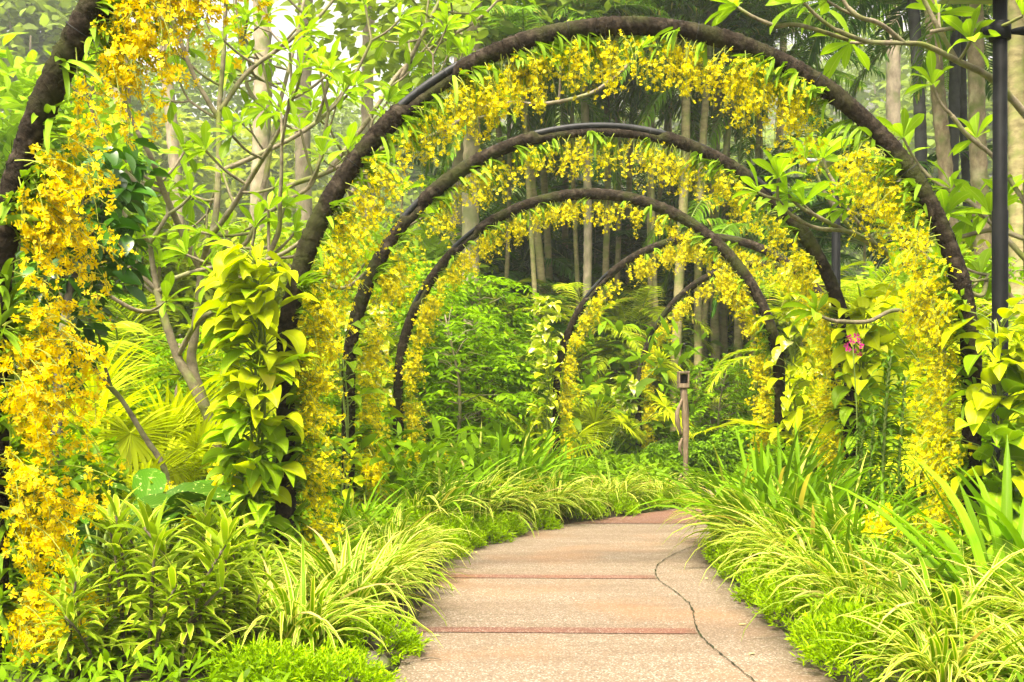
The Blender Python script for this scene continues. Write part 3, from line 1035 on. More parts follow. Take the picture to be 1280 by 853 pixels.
def p_fan(seed, n=9, L=.6, H=.9, mat='fan', name='fan_palm', W=.04):
    global rng
    rng = np.random.default_rng(seed)
    parts = []
    for i in range(n):
        st, lf = MB(), MB()
        az = i * 2.4 + rng.normal(0, .3)
        el = rng.uniform(.35, 1.35)
        Lp = H * rng.uniform(.75, 1.15)
        t = np.linspace(0, 1, 7)
        e = el - .55 * t ** 1.5
        dv = np.stack([np.cos(az) * np.cos(e), np.sin(az) * np.cos(e), np.sin(e)], 1)
        pts = np.array([0, 0, .1]) + np.concatenate([[np.zeros(3)], np.cumsum((dv[1:] + dv[:-1]) / 2 * Lp / 6, 0)])
        tube(st, pts, np.linspace(.011, .006, 7), 5)
        fan_leaf(lf, pts[-1], (dv[-1] * .55 + np.array([0, 0, -.75]) if i % 3 else dv[-1] + np.array([0, 0, .3])), np.array([0, 0, 1.0]), 34, L * rng.uniform(.85, 1.15), W, 2.5, .8)
        parts += [('stalk', st, M['stem']), ('fan', lf, M[mat])]
    return proto(name, parts)


def frond(st, lf, p, az, el, L, droop, ll, lw, n=42, hang=.9, rr=.018):
    t = np.linspace(0, 1, 13)
    e = np.maximum(el - droop * t ** 1.4, -1.5)
    dv = np.stack([np.cos(az) * np.cos(e), np.sin(az) * np.cos(e), np.sin(e)], 1)
    pts = p + np.concatenate([[np.zeros(3)], np.cumsum((dv[1:] + dv[:-1]) / 2 * L / 12, 0)])
    tube(st, pts, np.linspace(rr, rr * .2, 13), 4, cap=False)
    tt = np.linspace(.14, 1.0, n)
    q = tt * 12
    i0 = np.minimum(q.astype(int), 11)
    f = (q - i0)[:, None]
    B = pts[i0] * (1 - f) + pts[i0 + 1] * f
    D = dv[i0]
    side = np.array([-math.sin(az), math.cos(az), 0])
    up = np.cross(D, side[None]); up *= np.sign(up[:, 2:3] + 1e-6)
    for sg in (-1, 1):
        dd = D * .75 + side[None] * sg + up * .18 + rng.normal(0, .08, (n, 3))
        a, e2 = d2ae(dd)
        LL = ll * np.sin(np.pi * np.clip(.12 + .82 * tt, 0, 1)) ** .7 * rng.uniform(.9, 1.05, n)
        ribbons(lf, B, a, e2, LL, lw, hang * rng.uniform(.6, 1.3, n), [.5, 1, .85, .5, .03], .4, sg * rng.uniform(.1, .6, n))


def p_areca(seed, nf=11, L=1.6, mat='palm_light', name='feather_palm', ll=.42, lw=.03, H=.5, stems=3, spread=.2, tr='stem', n=40, droop=(1.0, 1.9), elr=(.5, 1.45), hang=.8):
    global rng
    rng = np.random.default_rng(seed)
    st, lf, tk = MB(), MB(), MB()
    for j in range(stems):
        b = np.array([rng.normal(0, spread), rng.normal(0, spread), 0])
        h = H * rng.uniform(.7, 1.2)
        top = b + np.array([rng.normal(0, .08), rng.normal(0, .08), h])
        tube(tk, smooth_path([b, (b + top) / 2, top], 8), np.linspace(.035, .022, 8), 7)
        for i in range(nf // stems + 1):
            frond(st, lf, top, i * 2.4 + j + rng.normal(0, .3), rng.uniform(*elr), L * rng.uniform(.75, 1.15), rng.uniform(*droop), ll, lw, n, hang)
    return proto(name, [('trunk', tk, M[tr]), ('ribs', st, M['stem']), ('fronds', lf, M[mat])])


def p_palm_crown(seed, nf=15, L=3.0, mat='palm', n=44, ll=.62, lw=.05):
    global rng
    rng = np.random.default_rng(seed)
    st, lf = MB(), MB()
    for i in range(nf):
        frond(st, lf, np.array([0, 0, 0.0]), i * 2.4 + rng.normal(0, .25), rng.uniform(-.35, 1.4), L * rng.uniform(.8, 1.15), rng.uniform(.8, 1.9), ll, lw, n, 1.3, .035)
    return st.mesh('ribs', [M['stem']]), lf.mesh('fronds', [M[mat]])


def leaf_cloud(mb, centers, radii, k, L, W, prof=LEAF4, shell=.55, el=(-.6, .9), droop=(.2, 1.2), flat=True):
    """leaves spread through lumps: each lump a loose shell"""
    centers = np.asarray(centers, float)
    radii = np.asarray(radii, float)
    w = radii[:, 0] * radii[:, 1] if radii.ndim == 2 else radii ** 2
    if radii.ndim == 1: radii = np.repeat(radii[:, None], 3, 1)
    idx = rng.choice(len(centers), k, p=w / w.sum())
    d = rng.normal(0, 1, (k, 3)); d /= np.linalg.norm(d, axis=1, keepdims=True)
    r = shell + (1.05 - shell) * rng.random(k) ** .6
    P = centers[idx] + d * radii[idx] * r[:, None]
    az = np.arctan2(d[:, 1], d[:, 0]) + rng.normal(0, .9, k)
    ribbons(mb, P, az, rng.uniform(el[0], el[1], k), rng.uniform(L[0], L[1], k), rng.uniform(W[0], W[1], k), rng.uniform(droop[0], droop[1], k), prof, .3, rng.normal(0, .6, k), flat=flat)


def p_bush(seed, mat='bush', r=.55, k=5200, L=(.05, .085), W=(.03, .05), name='clipped_bush', trunk=0.0):
    global rng
    rng = np.random.default_rng(seed)
    lf, st = MB(), MB()
    cs, rs = [], []
    for i in range(16):
        a = rng.uniform(0, 6.28); rr = math.sqrt(rng.random()) * r * .6
        cs.append((rr * math.cos(a), rr * math.sin(a), r * rng.uniform(.35, 1.1))); rs.append(r * rng.uniform(.28, .48))
    cs = [(c[0], c[1], c[2] + trunk) for c in cs]
    leaf_cloud(lf, cs, np.array(rs), k, L, W)
    for i in range(7):
        c = cs[i]
        tube(st, smooth_path([(0, 0, 0), (c[0] * .4, c[1] * .4, c[2] * .5), c], 6), np.linspace(.014, .005, 6), 5)
    return proto(name, [('stems', st, M['bark_dark']), ('leaves', lf, M[mat])])


def p_pinnate(seed, H=2.6, mat='shrub', name='ferny_tree', r=1.0, n=150, ll=.13, lw=.045, pairs=7, zlow=.25):
    """slim stems carrying sprays of paired leaflets in drooping layers"""
    global rng
    rng = np.random.default_rng(seed)
    st, lf = MB(), MB()
    top = np.array([rng.normal(0, .1), rng.normal(0, .1), H * .92])
    stem = smooth_path([(0, 0, 0), (rng.normal(0, .06), rng.normal(0, .06), H * .5), top], 12)
    tube(st, stem, np.linspace(.035, .010, 12), 6)
    for i in range(n):
        t = rng.uniform(zlow, 1)
        p = stem[int(t * 11)]
        az = rng.uniform(0, 6.283)
        reach = r * (1.15 - t * .75) * rng.uniform(.25, 1.0)
        q = p + np.array([math.cos(az) * reach, math.sin(az) * reach, rng.uniform(.0, .35)])
        if i % 4 == 0:
            tube(st, [p, (p + q) / 2 + [0, 0, .06], q], [.009, .007, .004], 4, cap=False)
        L = rng.uniform(.3, .5)
        a2 = az + rng.normal(0, .6)
        tt = np.repeat(np.linspace(.12, 1, pairs), 2)
        e = rng.uniform(-.1, .5) - .9 * tt
        B = q + np.stack([np.cos(a2) * tt * L, np.sin(a2) * tt * L, (.25 * tt - .5 * tt ** 2) * L], 1)
        sg = np.tile([-1, 1], pairs)
        k = len(tt)
        ribbons(lf, B, a2 + sg * 1.05, rng.uniform(-.5, .25, k), ll * rng.uniform(.75, 1.15, k), lw, rng.uniform(.2, .8, k), LEAF4, .3, rng.normal(0, .3, k), flat=True)
    return proto(name, [('stems', st, M['bark_pale']), ('leaves', lf, M[mat])])


def p_vanda(seed, H=1.5):
    """tall stem with two-ranked short arching leaves"""
    global rng
    rng = np.random.default_rng(seed)
    st, lf = MB(), MB()
    pts = smooth_path([(0, 0, 0), (.03, .0, H * .5), (-.03, 0, H)], 14)
    tube(st, pts, .013, 5)
    k = 90
    tt = np.linspace(.1, 1, k)
    B = pts[(tt * 13).astype(int)] * 1.0
    B[:, 2] = tt * H
    az = np.arange(k) * 2.2 + rng.normal(0, .3, k)
    ribbons(lf, B, az, .35 + .5 * tt, .22 * (1.1 - .35 * tt), .024, 1.9, STRAP, .5, rng.normal(0, .2, k))
    return proto('stiff_leaved_orchid', [('stem', st, M['stem']), ('leaves', lf, M['vanda'])])


def p_flowerspike(seed):
    global rng
    rng = np.random.default_rng(seed)
    mb = tuft(24, (.25, .5), (.03, .045), (.7, 1.45), (.4, 1.4), STRAP, .1, seed, None)
    fl, st = MB(), MB()
    for i in range(5):
        b = np.array([rng.normal(0, .06), rng.normal(0, .06), 0])
        t = b + [rng.normal(0, .08), rng.normal(0, .08), rng.uniform(.5, .72)]
        tube(st, [b, (b + t) / 2, t], .004, 4)
        k = 46
        z = rng.random(k)
        P = t - (t - b) * (z[:, None] * .28) + rng.normal(0, .016, (k, 3))
        batch(fl, FV, FQ, FU, rand_rot(k), P, rng.uniform(.022, .036, k))
    return proto('flower_spike_plant', [('leaves', mb, M['lily']), ('stalks', st, M['stem']), ('flowers', fl, M['petal_lemon'])])


def rosette(lf, p, d, k, L, W):
    d = np.asarray(d, float); d /= np.linalg.norm(d)
    x = np.cross(d, [0.3, .5, .8]); x /= np.linalg.norm(x)
    y = np.cross(d, x)
    a = np.arange(k) * 2.4 + rng.uniform(0, 6)
    th = np.linspace(.35, 1.35, k) + rng.normal(0, .12, k)
    dd = d[None] * np.cos(th)[:, None] + (x[None] * np.cos(a)[:, None] + y[None] * np.sin(a)[:, None]) * np.sin(th)[:, None]
    az, el = d2ae(dd)
    LL = rng.uniform(*L, k)
    ribbons(lf, p + dd * .012, az, el, LL, LL * rng.uniform(.27, .36, k), rng.uniform(.3, 1.0, k), OBOV, .3, rng.normal(0, .4, k))


def forked(st, tips, p, d, r, L, depth, up=.45):
    d = np.asarray(d, float); d /= np.linalg.norm(d)
    side = rng.normal(0, .25, 3)
    q1 = p + d * L * .5 + side * L * .12
    d2 = d + np.array([0, 0, up]) * .5; d2 /= np.linalg.norm(d2)
    q2 = q1 + d2 * L * .5
    pts = smooth_path([p, q1, q2], 6)
    tube(st, pts, np.linspace(r, r * .82, 6), 6, cap=False, jitter=.04)
    if depth == 0:
        tips.append((q2, d2)); return
    nb = 3 if rng.random() < .35 else 2
    x = np.cross(d2, rng.normal(0, 1, 3)); x /= np.linalg.norm(x)
    y = np.cross(d2, x)
    ph = rng.uniform(0, 6.28)
    for i in range(nb):
        a = ph + i * 6.283 / nb + rng.normal(0, .3)
        th = rng.uniform(.5, .85)
        dn = d2 * math.cos(th) + (x * math.cos(a) + y * math.sin(a)) * math.sin(th) + np.array([0, 0, up * .35])
        forked(st, tips, q2, dn, r * .78, L * rng.uniform(.62, .95), depth - 1, up)


def frangipani(label, limbs, seed, Lb=.34, leafL=(.15, .28), extra=None, depth=2, nleaf=(7, 11), r_end=.018):
    """limbs: list of (pixel polyline with distances, start radius, n side shoots)"""
    global rng
    rng = np.random.default_rng(seed)
    root_p = None
    st, lf, tips = MB(), MB(), []
    for pts, r0, ns, dp in limbs:
        W = np.array([at(*p) for p in pts])
        r0 = r0 * .72
        W[:, 2] = np.maximum(W[:, 2], -.05)
        if root_p is None: root_p = W[0] * [1, 1, 0]
        sm = smooth_path(W, 8 * len(pts))
        r1 = max(r0 * .55, r_end)
        tube(st, sm - root_p, np.linspace(r0, r1, len(sm)), 8, cap=True, jitter=.04)
        if dp is not None:
            forked(st, tips, sm[-1] - root_p, sm[-1] - sm[-4] + [0, 0, .02], r1 * .9, Lb, dp)
        for i in range(ns + (1 if ns > 1 else 0)):
            j = int(rng.uniform(.3, .95) * len(sm))
            dd = rng.normal(0, 1, 3) * [1, .8, .6] + [0, 0, .5]
            forked(st, tips, sm[j] - root_p, dd, r1 * .75, Lb * rng.uniform(.7, 1.1), max(0, (dp or 1) - 1))
    for p, d in tips:
        rosette(lf, p, d, int(rng.integers(*nleaf)), leafL, None)
    r = thing('frangipani_tree', label, 'tree', root_p, 'frangipani trees')
    obj('branches', st, M['bark_pale'], r)
    obj('leaves', lf, M['frangi'], r)
    return r

# ------------------------------------------------------------------ planting
def g(px, D, dz=0.0):
    x = (px - 640) * D / F
    return (x, D, float(gz(x, D)) + dz)


# --- borders: cream-striped ribbon grass along both path edges, nearest first
K = Kind([p_ribbon(201), p_ribbon(202), p_ribbon(203)], 'grass clump', 'cream-striped grass clumps along the path edges')
LEFTG = [(-1.0, 5.1, 1.2, 'front left striped grass clump, leaning over the feathery mound beside the path'),
         (-1.36, 5.3, .8, 'striped grass clump at lower left between the dracaena stems and the front feathery mound'),
         (-.86, 6.0, 1.2, 'striped grass clump drooping onto the left path edge level with the first red band'),
         (-1.02, 6.4, 1.1, 'striped grass clump at the foot of the golden vine on the left leg'),
         (-.84, 6.75, 1.2, 'striped grass clump hanging over the left path edge between the two red bands'),
         (-1.25, 6.9, 1.2, 'striped grass clump right of the biggest arch\'s left foot, behind the edge row'),
         (-.82, 7.4, 1.15, 'striped grass clump at the left end of the second red band'),
         (-1.2, 7.7, 1.0, 'striped grass clump behind the one at the second red band\'s left end'),
         (-.84, 8.05, 1.1, 'striped grass clump just past the second red band, before the low green mounds'),
         (-1.1, 8.6, .95, 'striped grass clump beside the second arch\'s left foot'),
         (-.9, 9.7, 1.4, 'striped grass clump behind the low green mounds left of the path'),
         (-.40, 10.5, 1.5, 'striped grass clump at the bend, left one of the pair behind the mounds'),
         (.0, 11.1, 1.5, 'striped grass clump at the bend, right one of the pair behind the mounds'),
         (.40, 11.6, 1.5, 'striped grass clump at the outer edge where the red paving begins'),
         (-.45, 11.4, 1.6, 'striped grass clump in front of the tall green lilies at the bend'),
         (1.22, 12.75, 1.25, 'small striped grass clump just left of the driftwood post'),
         (1.9, 13.55, 1.1, 'small striped grass clump at the foot of the driftwood post'),
         (.9, 12.35, 1.1, 'small striped grass clump beside the far edge of the red paving')]
for x, y, s, lab in LEFTG:
    s *= random.uniform(.86, 1.12)
    x -= .07 if y < 9 else 0
    K.put((x, y, float(gz(x, y))), lab, s=s)
RIGHTG = [(2.25, 5.5, 1.1, 'striped grass clump in the second row at the right, below the lowest orchids'), (2.3, 6.2, 1.15, 'striped grass clump in the second row at the right, left of the broad lilies'),
          (2.3, 7.0, 1.2, 'striped grass clump in the second row at the right, below the stiff-leaved orchids'), (2.35, 7.8, 1.25, 'striped grass clump in the second row under the lime green climber'), (2.7, 5.3, 1.0, 'striped grass clump at the right edge in front of the broad lilies'),
          (1.70, 4.35, 1.0, 'striped grass clump at the bottom edge of the photo, right of the path'),
          (2.05, 4.25, .95, 'striped grass clump in the bottom right corner'),
          (1.95, 4.9, 1.2, 'striped grass clump in front of the big-leaved lilies, lower right'),
          (2.45, 4.8, 1.15, 'striped grass clump at the right edge of the photo below the lilies'),
          (1.80, 5.6, 1.2, 'striped grass clump arching over the right path edge by the crack'),
          (1.84, 6.4, 1.15, 'striped grass clump between the green mounds on the right path edge'),
          (1.90, 7.2, 1.35, 'striped grass clump on the right path edge below the second arch\'s right leg'),
          (1.92, 7.9, 1.45, 'striped grass clump hanging over the right path edge level with the second red band'),
          (1.95, 8.6, 1.65, 'striped grass clump on the right path edge where the crack meets the bed'),
          (2.05, 9.2, 1.6, 'farthest striped grass clump on the right path edge, hiding the bend'),
          (2.35, 8.9, .95, 'striped grass clump behind the edge row at the third arch\'s right leg')]
for x, y, s, lab in RIGHTG:
    s *= random.uniform(.88, 1.1)
    x += .12 if y > 6.5 else .10
    o = K.put((x, y, float(gz(x, y))), lab, s=s)
    o.rotation_mode = 'ZYX'
    o.rotation_euler = (0, .12, random.uniform(0, 6.28))

# --- feathery bright green mounds
K = Kind([p_feather(211), p_feather(212)], 'groundcover', 'feathery bright green mounds along the path edges')
FE = [(-.76, 4.42, .8, 'feathery bright green mound in the lower left, touching the path edge'),
      (-1.02, 4.42, .7, 'feathery bright green mound at the bottom edge, left of the path corner'),
      (-.72, 5.2, .85, 'feathery green mound under the front left striped grass'),
      (-.68, 8.75, .95, 'low bright green mound at the left path edge, nearest of the row before the bend'),
      (-.58, 9.25, 1.0, 'low bright green mound at the left path edge, second of the row before the bend'),
      (-.34, 9.75, 1.0, 'low bright green mound at the left path edge, third of the row before the bend'),
      (-.16, 10.2, .9, 'low bright green mound at the left path edge, last of the row before the bend'),
      (-1.0, 9.2, 1.1, 'bright green mound behind the row of mounds before the bend'),
      (.22, 10.85, .8, 'small green mound between the two striped grasses at the bend'),
      (.74, 11.75, .9, 'green mound at the far left edge of the red paving'),
      (1.15, 12.2, .9, 'green mound at the edge of the red paving before the driftwood post'),
      (1.62, 12.85, .85, 'green mound on the red paving\'s edge below the driftwood post'),
      (2.1, 13.35, .85, 'green mound where the red paving disappears'),
      (1.66, 4.85, 1.0, 'feathery green mound on the right path edge, nearest to the viewer'),
      (1.68, 5.25, .9, 'feathery green mound under the first striped grass of the right edge'),
      (1.70, 5.95, 1.0, 'feathery green mound on the right path edge opposite the first red band'),
      (1.72, 6.6, .95, 'feathery green mound on the right edge between the two red bands'),
      (1.78, 7.5, .95, 'feathery green mound on the right edge at the second red band'),
      (1.82, 8.3, 1.0, 'feathery green mound on the right path edge farthest from the viewer'),
      (2.1, 5.5, 1.0, 'feathery green mound behind the right edge row, under the lilies')]
for x, y, s, lab in FE:
    x += .03 if x > 1.4 and y < 9 else 0
    K.put((x, y, float(gz(x, y)) - .01), lab, s=(s, s, s * random.uniform(.85, 1.15)))

# --- green strap lilies
K = Kind([p_lily(221), p_lily(222, 40)], 'lily', 'green strap-leaved lilies in the beds')
LI = [(626, 11.8, 1.7, 'tall green strap-leaved lily in the middle of the left bed at the bend'), (664, 12.4, 1.5, 'tall green lily right of the middle one at the bend'),
      (590, 12.2, 1.5, 'green lily left of the tall ones at the bend, near the third arch'), (705, 13.2, 1.15, 'green lily at the foot of the cream-leaved climber on the fourth arch'),
      (480, 10.2, 1.2, 'green lily by the second arch\'s left leg'), (528, 11.0, 1.2, 'green lily between the second and third arches\' left legs'),
      (955, 8.6, 1.6, 'upright green lily behind the right path edge, below the third arch\'s right leg'), (1000, 8.1, 1.5, 'upright green lily below the second arch\'s right leg'),
      (1045, 7.3, 1.25, 'green lily at the right, below the lime green climber'), (1085, 7.0, 1.0, 'green lily left of the orchids on the biggest arch\'s right leg'),
      (1105, 6.1, .75, 'arching green lily under the lowest orchids of the right leg'), (1075, 6.0, .8, 'low green lily leaning over the right path mounds'),
      (925, 9.3, 1.35, 'green lily farthest along the right path edge, before the bend'), (975, 9.4, 1.4, 'green lily behind the right edge row, at the third arch\'s right foot'), (545, 9.9, 1.2, 'green lily behind the low green mounds left of the path'), (1025, 8.9, 1.3, 'green lily at the foot of the lime green climber'),
      (1155, 8.0, .9, 'green lily behind the orchids of the biggest arch\'s right leg'), (1100, 8.6, 1.0, 'green lily beside the stiff-leaved orchid stem'),
      (415, 7.9, .75, 'green lily at the foot of the biggest arch\'s left leg'), (440, 8.7, .9, 'green lily between the left legs of the two nearest full arches')]
for px, D, s, lab in LI:
    K.put(g(px, D), lab, s=s)
K = Kind([p_lily(231, 26, (.75, 1.25), (.05, .08), 'broad_strap_lily', 'lily', (.3, 1.3)), p_lily(232, 22, (.7, 1.15), (.05, .075), 'broad_strap_lily', 'lily', (.3, 1.4))], 'lily', 'broad-leaved lilies at the right edge')
for px, D, s, lab in [(1266, 5.2, 1.0, 'broad strap-leaved lily at the right edge, below the yellow big-leaved vine'), (1310, 5.5, 1.0, 'broad strap-leaved lily cut off by the right edge'),
                      (1255, 6.1, .85, 'broad strap-leaved lily behind the largest one, by the lamp post'), (1290, 6.5, .9, 'broad strap-leaved lily at the right edge behind the lamp post foot')]:
    K.put(g(px, D), lab, s=s)

# --- dracaenas, lower left
K = Kind([p_dracaena(241), p_dracaena(242), p_dracaena(243)], 'dracaena', 'striped dracaenas in the lower left bed')
DR = [(150, 4.75, .95, 'striped dracaena in the front row, next to the closest arch\'s orchids'), (205, 4.55, 1.0, 'tallest striped dracaena in the front row, lower left'),
      (262, 4.7, .9, 'striped dracaena in the middle of the front row at the bottom edge'), (312, 4.9, .78, 'striped dracaena at the right end of the front row, by the striped grass'),
      (110, 4.5, .8, 'striped dracaena at the bottom, half behind golden orchids'), (180, 5.3, 1.05, 'striped dracaena in the second row under the speckled leaves'),
      (235, 5.4, 1.05, 'striped dracaena in the second row, centre, below the silver leaf'), (282, 5.6, .78, 'striped dracaena in the second row at the foot of the golden vine'),
      (330, 5.9, .62, 'striped dracaena touching the lowest golden vine leaves'), (215, 6.2, 1.05, 'striped dracaena in the third row behind the silver leaf'),
      (265, 6.5, 1.05, 'striped dracaena in the third row left of the golden vine'), (258, 6.9, .9, 'striped dracaena at the left side of the golden vine\'s foot'),
      (130, 5.9, .9, 'striped dracaena at the left, beside the speckled dumb cane'), (245, 7.2, 1.1, 'striped dracaena in the back row under the leaning trunk')]
for px, D, s, lab in DR:
    K.put(g(px, D), lab, s=s * (1.0 if D < 5 else .84))
K = Kind([p_dieffen(251), p_dieffen(252)], 'dumb cane', 'speckled dumb canes at the left')
for px, D, s, lab in [(172, 5.8, 1.12, 'dark green cream-speckled dumb cane at lower left, largest one'), (122, 5.6, 1.0, 'dark speckled dumb cane behind the golden orchids at the left'),
                      (205, 6.6, .95, 'dark speckled dumb cane right of the largest one, below the leaning stem')]:
    K.put(g(px, D, .08), lab, s=s)
sv = p_dieffen(255, 'silver', 5, (.2, .28), 'silver_leaved_plant')
sv.location = g(188, 5.75, .02); sv.scale = (.9,) * 3
tag(sv, 'pale silver-green leaved plant beside the speckled dumb cane', 'plant')

# --- yellow flower spikes in the beds
K = Kind([p_flowerspike(261), p_flowerspike(262)], 'flower', 'plants with golden flower spikes')
for px, D, s, lab in [(274, 7.4, 1.15, 'pale orange flower spike left of the golden vine'), (222, 6.7, 1.0, 'golden flower spike behind the silver-leaved plant'),
                      (512, 11.9, 1.2, 'golden flower spikes at the foot of the third arch\'s left leg'), (550, 12.4, 1.1, 'golden flower spikes right of the third arch\'s left foot'),
                      (470, 9.3, 1.1, 'golden flower spikes by the second arch\'s left foot'), (1100, 6.6, .8, 'golden flower spikes among the right lilies')]:
    K.put(g(px, D), lab, s=s)

# --- fan palms
K = Kind([p_fan(271), p_fan(272)], 'fan palm', 'yellow-green fan palms')
for px, D, s, lab in [(175, 8.6, 1.0, 'yellow fan palm behind the speckled dumb cane, lower left'), (110, 8.0, 1.0, 'yellow fan palm at the left, behind the closest arch\'s orchids'),
                      (215, 9.6, 1.15, 'yellow fan palm behind the leaning frangipani trunk'), (150, 10.6, 1.75, 'tall yellow fan palm behind the frangipani branches at the left'),
                      (40, 9.5, 1.4, 'yellow fan palm at the far left edge'), (290, 12.0, 1.2, 'yellow fan palm behind the golden vine of the biggest arch'),
                      (742, 18.8, 1.1, 'yellow fan palm inside the fourth arch'), (680, 20, 1.5, 'yellow fan palm behind the cream climber of the fourth arch'),
                      (1140, 10.8, 1.2, 'yellow fan palm at the right between the lamp posts'), (1215, 9.6, 1.5, 'yellow fan palm behind the near lamp post'),
                      (1090, 13.2, 1.3, 'yellow fan palm behind the lime green climber'), (1270, 10.5, 1.7, 'yellow fan palm at the right edge behind the frangipani'),
                      (1160, 13.5, 2.2, 'tall yellow fan palm behind the biggest arch\'s right leg')]:
    K.put(g(px, D), lab, s=s)

K = Kind([p_fan(273, 9, .78, 2.0, W=.045), p_fan(274, 10, .78, 2.1, W=.045)], 'fan palm', 'taller yellow-green fan palms')
for px, D, s, lab in [(1200, 11.6, 1.0, 'tall yellow fan palm with spiky fans between the lamp posts'), (1235, 10.8, 1.05, 'tall yellow fan palm right of the near lamp post, half hidden'), (185, 11.0, 1.0, 'tall yellow fan palm among the left frangipani trunks'),
                      (755, 19.0, 1.0, 'tall fan palm with hanging fans inside the fourth arch')]:
    K.put(g(px, D), lab, s=s)

# --- feather palms, low
K = Kind([p_areca(281), p_areca(282, nf=12)], 'palm', 'light green feather palms')
for px, D, s, lab in [(718, 21.5, 1.75, 'light feather palm at the centre behind the fourth arch'), (800, 22.5, 1.7, 'light feather palm by the last arch\'s left leg'),
                      (610, 22, 1.9, 'light feather palm behind the ferny tree'), (560, 25, 2.3, 'light feather palm at the left of the palm grove'),
                      (1060, 14.0, .9, 'light feather palm behind the second arch\'s right leg'), (1200, 9.3, .6, 'light feather palm leaf cluster by the biggest arch\'s right foot'),
                      (1125, 10.2, .8, 'light feather palm behind the stiff-leaved orchid'), (60, 12.5, 1.4, 'light feather palm far left behind the fan palms'),
                      (340, 15, 1.6, 'light feather palm behind the frangipani trunks'), (440, 17, 1.6, 'light feather palm between the first two arches\' left legs'),
                      (1250, 12.5, 1.6, 'light feather palm at the far right'), (210, 16, 1.7, 'light feather palm behind the left frangipani')]:
    K.put(g(px, D), lab, s=s)
K = Kind([p_areca(285, 12, 2.3, 'palm', 'dark_feather_palm', .55, .042, 1.6, 2, .25, 'trunk_palm'), p_areca(286, 14, 2.3, 'palm_dark', 'dark_feather_palm', .55, .042, 1.9, 2, .25, 'trunk_palm')], 'palm', 'dark feather palms in the grove')
for px, D, s, lab, v in [(620, 25, 1.5, 'dark palm with hanging fronds left in the grove', 1), (665, 24, 1.35, 'mid-dark palm with drooping leaves under the second arch top', 0),
                         (760, 26, 1.6, 'dark palm between the pale palm stems at the centre', 1), (850, 27, 1.6, 'dark palm behind the leaning palm stem', 1),
                         (930, 26, 1.5, 'mid-dark palm with a fan of drooping fronds right of the grove', 0), (700, 29, 2.0, 'tall dark palm at the back of the grove, left of centre', 1),
                         (800, 30, 2.1, 'tall dark palm at the back of the grove, centre', 1), (900, 30, 2.0, 'tall dark palm at the back of the grove, right of centre', 1),
                         (580, 27, 1.8, 'dark palm at the left rim of the grove', 0), (990, 25, 1.2, 'dark palm at the right rim of the grove', 1), (640, 30, 2.3, 'tall dark palm behind the thick pale trunk', 1)]:
    K.put(g(px, D), lab, s=s, v=v)

K = Kind([p_areca(287, 13, 2.6, 'palm_dark', 'dark_feather_palm', .7, .05, 5.2, 1, .1, 'trunk_palm', 42, (1.2, 2.1), (.2, 1.4), 1.1), p_areca(288, 13, 2.6, 'palm', 'dark_feather_palm', .7, .05, 4.6, 1, .1, 'trunk_palm', 42, (1.2, 2.1), (.2, 1.4), 1.1)], 'palm', 'dark feather palms in the grove')
for px, D, s, lab, v in [(640, 26, 1.15, 'tall drooping dark palm at the left of the grove, behind the arch tops', 0), (690, 27.5, 1.3, 'tall drooping green palm left of the pale stem', 1), (745, 28, 1.1, 'tall drooping dark palm behind the pale stem', 0),
                         (795, 27, 1.25, 'tall drooping dark palm right of the centre stems', 0), (850, 29, 1.4, 'tall drooping dark palm behind the stout stem', 0), (905, 27, 1.2, 'tall drooping dark palm behind the upright stems', 0),
                         (960, 24, 1.15, 'tall dark palm whose fronds hang into the misty gap', 0), (585, 28, 1.3, 'tall drooping green palm at the left rim of the grove', 1), (820, 31, 1.7, 'tallest drooping dark palm at the back of the grove', 0), (700, 32, 1.7, 'tallest drooping dark palm at the back left of the grove', 0),
                         (1085, 21, 1.25, 'dark palm with fronds hanging at the upper right', 0)]:
    K.put(g(px, D), lab, s=s, v=v)

K = Kind([p_areca(289, 11, 1.7, 'palm_light', 'feather_palm', .45, .034, 2.9, 2, .22, 'trunk_palm', 40, (1.0, 1.9), (.2, 1.45)), p_areca(290, 12, 1.8, 'palm_light', 'feather_palm', .48, .034, 2.6, 2, .22, 'trunk_palm', 40, (1.0, 1.9), (.2, 1.45))], 'palm', 'taller light feather palms')
for px, D, s, lab in [(722, 20.8, 1.1, 'taller light feather palm rising behind the fourth arch'), (795, 22.5, 1.1, 'taller light feather palm behind the smallest arch'), (640, 22.5, 1.2, 'taller light feather palm left of the fourth arch, behind the ferny trees'),
                      (1000, 18.5, 1.0, 'taller light feather palm behind the second arch\'s right leg'), (1120, 15.0, 1.0, 'taller light feather palm between the lamp posts, at the back'), (905, 25, 1.1, 'taller light feather palm among the right palm stems')]:
    K.put(g(px, D), lab, s=s)

# --- ferny trees and shrubs
K = Kind([p_pinnate(291), p_pinnate(292, r=1.15)], 'tree', 'ferny leaved small trees')
for px, D, s, lab in [(566, 15.0, 1.05, 'ferny tree with a slim brown stem inside the third arch'), (615, 18.2, .95, 'ferny bush right of the slim-stemmed tree, centre'),
                      (545, 17.5, 1.45, 'ferny tree behind the third arch\'s left leg'), (600, 18.0, 1.35, 'ferny tree at the back, below the palm grove'),
                      (480, 15.5, 1.3, 'ferny tree seen between the second and third arches'), (640, 19, 1.05, 'ferny bush behind the cream climber'),
                      (255, 11.5, .8, 'ferny bush behind the leaning frangipani trunks'), (900, 19.5, .85, 'ferny bush by the palm stems inside the last arch'),
                      (1130, 14.5, 1.0, 'ferny bush behind the orchids of the right leg'), (1240, 14, 1.3, 'ferny tree at the right edge behind the lamp post'), (60, 15.5, 1.4, 'ferny tree far left')]:
    K.put(g(px, D), lab, s=s)
K = Kind([p_bush(301), p_bush(302)], 'bush', 'small-leaved rounded bushes')
